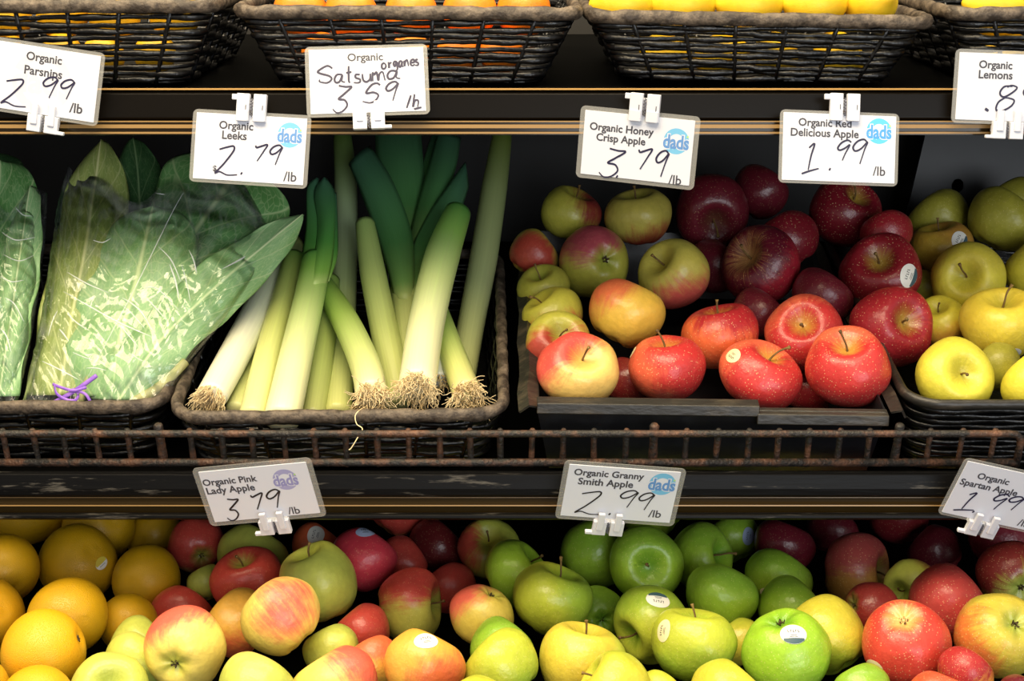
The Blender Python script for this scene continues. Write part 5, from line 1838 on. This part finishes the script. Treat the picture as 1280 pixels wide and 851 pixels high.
def fold_glints(film, lines, parent):
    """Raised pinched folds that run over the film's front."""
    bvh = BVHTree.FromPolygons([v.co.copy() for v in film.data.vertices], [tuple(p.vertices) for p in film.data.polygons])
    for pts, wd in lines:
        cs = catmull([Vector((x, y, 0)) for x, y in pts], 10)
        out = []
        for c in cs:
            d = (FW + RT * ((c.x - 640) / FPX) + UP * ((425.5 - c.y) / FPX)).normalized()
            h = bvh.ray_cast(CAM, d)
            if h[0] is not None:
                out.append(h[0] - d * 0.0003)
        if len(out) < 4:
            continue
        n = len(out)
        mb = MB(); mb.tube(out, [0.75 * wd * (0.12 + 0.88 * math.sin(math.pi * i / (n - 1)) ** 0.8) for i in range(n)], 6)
        fixed(mb.build('fold_glint', FOLD_GLINT, None), parent)


bag = tag(empty('plastic_bag', Matrix.Translation(P3(110, 500, 1.33))), 'crinkled clear plastic bag with a purple twist tie round broad green leaves', 'bag', 'bags of greens')
film = fixed(bag_film([((28, 505, 1.335), (205, 506, 1.335), .010), ((40, 455, 1.355), (232, 462, 1.355), .026), ((56, 385, 1.385), (272, 410, 1.385), .033), ((66, 310, 1.42), (318, 345, 1.42), .036), ((74, 255, 1.455), (338, 298, 1.45), .034), ((88, 205, 1.49), (305, 225, 1.485), .030)], 5).build('film', film_mat('clear_film', 1.3, 0.7), None), bag)
fold_glints(film, [
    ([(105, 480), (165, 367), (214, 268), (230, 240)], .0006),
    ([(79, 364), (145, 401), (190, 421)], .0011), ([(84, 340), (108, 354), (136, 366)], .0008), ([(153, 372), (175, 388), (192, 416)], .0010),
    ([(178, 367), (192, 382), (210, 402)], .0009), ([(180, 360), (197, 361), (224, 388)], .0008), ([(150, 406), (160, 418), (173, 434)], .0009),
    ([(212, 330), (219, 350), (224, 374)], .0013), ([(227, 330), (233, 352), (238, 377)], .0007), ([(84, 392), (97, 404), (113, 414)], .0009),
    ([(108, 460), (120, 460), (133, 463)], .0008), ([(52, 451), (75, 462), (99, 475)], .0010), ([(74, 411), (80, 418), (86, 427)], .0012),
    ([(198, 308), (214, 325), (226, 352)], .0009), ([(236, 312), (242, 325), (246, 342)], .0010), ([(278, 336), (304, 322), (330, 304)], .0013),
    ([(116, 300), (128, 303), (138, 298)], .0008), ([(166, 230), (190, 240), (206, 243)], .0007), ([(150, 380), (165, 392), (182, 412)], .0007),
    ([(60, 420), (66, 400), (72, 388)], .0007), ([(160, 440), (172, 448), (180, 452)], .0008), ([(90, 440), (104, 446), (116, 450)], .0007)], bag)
tie_pts = [[(62, 506, 1.316), (84, 494, 1.314), (100, 484, 1.313), (121, 469, 1.314)], [(66, 480, 1.316), (76, 484, 1.313), (92, 488, 1.311), (108, 484, 1.313)], [(68, 482, 1.315), (71, 492, 1.313), (82, 499, 1.312), (94, 500, 1.313), (98, 492, 1.313), (90, 486, 1.312)], [(94, 488, 1.312), (106, 492, 1.313), (112, 500, 1.314), (116, 508, 1.315)]]
for k, pts in enumerate(tie_pts):
    cs = catmull([P3(*p) for p in pts], 6)
    mb = MB(); mb.tube(cs, 0.0021 if k == 0 else 0.0014, 8, flat=(1, .45), frame=UP)
    fixed(mb.build('twist_tie', M_['tie'], None), bag)

greens_bunch('bunch of greens in the cut-off bag at the picture edge', [
    ([(-70, 495, 1.345), (-62, 390, 1.39), (-50, 290, 1.435), (-36, 205, 1.475)], [(22, 495, 1.345), (36, 400, 1.385), (48, 300, 1.43), (50, 200, 1.475)], 0.012, 0.004, 0.002, G_MID),
    ([(-20, 495, 1.335), (-4, 400, 1.37), (10, 300, 1.415), (30, 232, 1.445)], [(24, 495, 1.335), (38, 410, 1.37), (52, 310, 1.41), (54, 235, 1.445)], 0.008, 0.003, 0.002, G_PALE),
    ([(-70, 330, 1.46), (-60, 250, 1.50), (-50, 190, 1.53)], [(30, 330, 1.46), (38, 250, 1.50), (28, 190, 1.53)], 0.008, 0.004, 0.002, G_DRK)],
    [([(-10, 506, 1.335), (0, 460, 1.355), (10, 420, 1.37)], 12)], 40)
bag2 = tag(empty('plastic_bag', Matrix.Translation(P3(-20, 500, 1.33))), 'clear plastic bag of greens cut off by the picture edge', 'bag', 'bags of greens')
film2 = fixed(bag_film([((-85, 505, 1.335), (22, 505, 1.335), .010), ((-82, 455, 1.355), (32, 455, 1.355), .026), ((-78, 385, 1.385), (43, 390, 1.385), .032), ((-74, 310, 1.42), (53, 315, 1.42), .034), ((-70, 225, 1.465), (58, 226, 1.465), .032)], 9).build('film', film_mat('clear_film_creased', 4.1, -0.5), None), bag2)
fold_glints(film2, [([(2, 290), (20, 300), (46, 296)], .0008), ([(4, 318), (24, 326), (44, 318)], .0007), ([(0, 345), (14, 352), (30, 350)], .0009), ([(6, 372), (18, 380), (30, 402)], .0009),
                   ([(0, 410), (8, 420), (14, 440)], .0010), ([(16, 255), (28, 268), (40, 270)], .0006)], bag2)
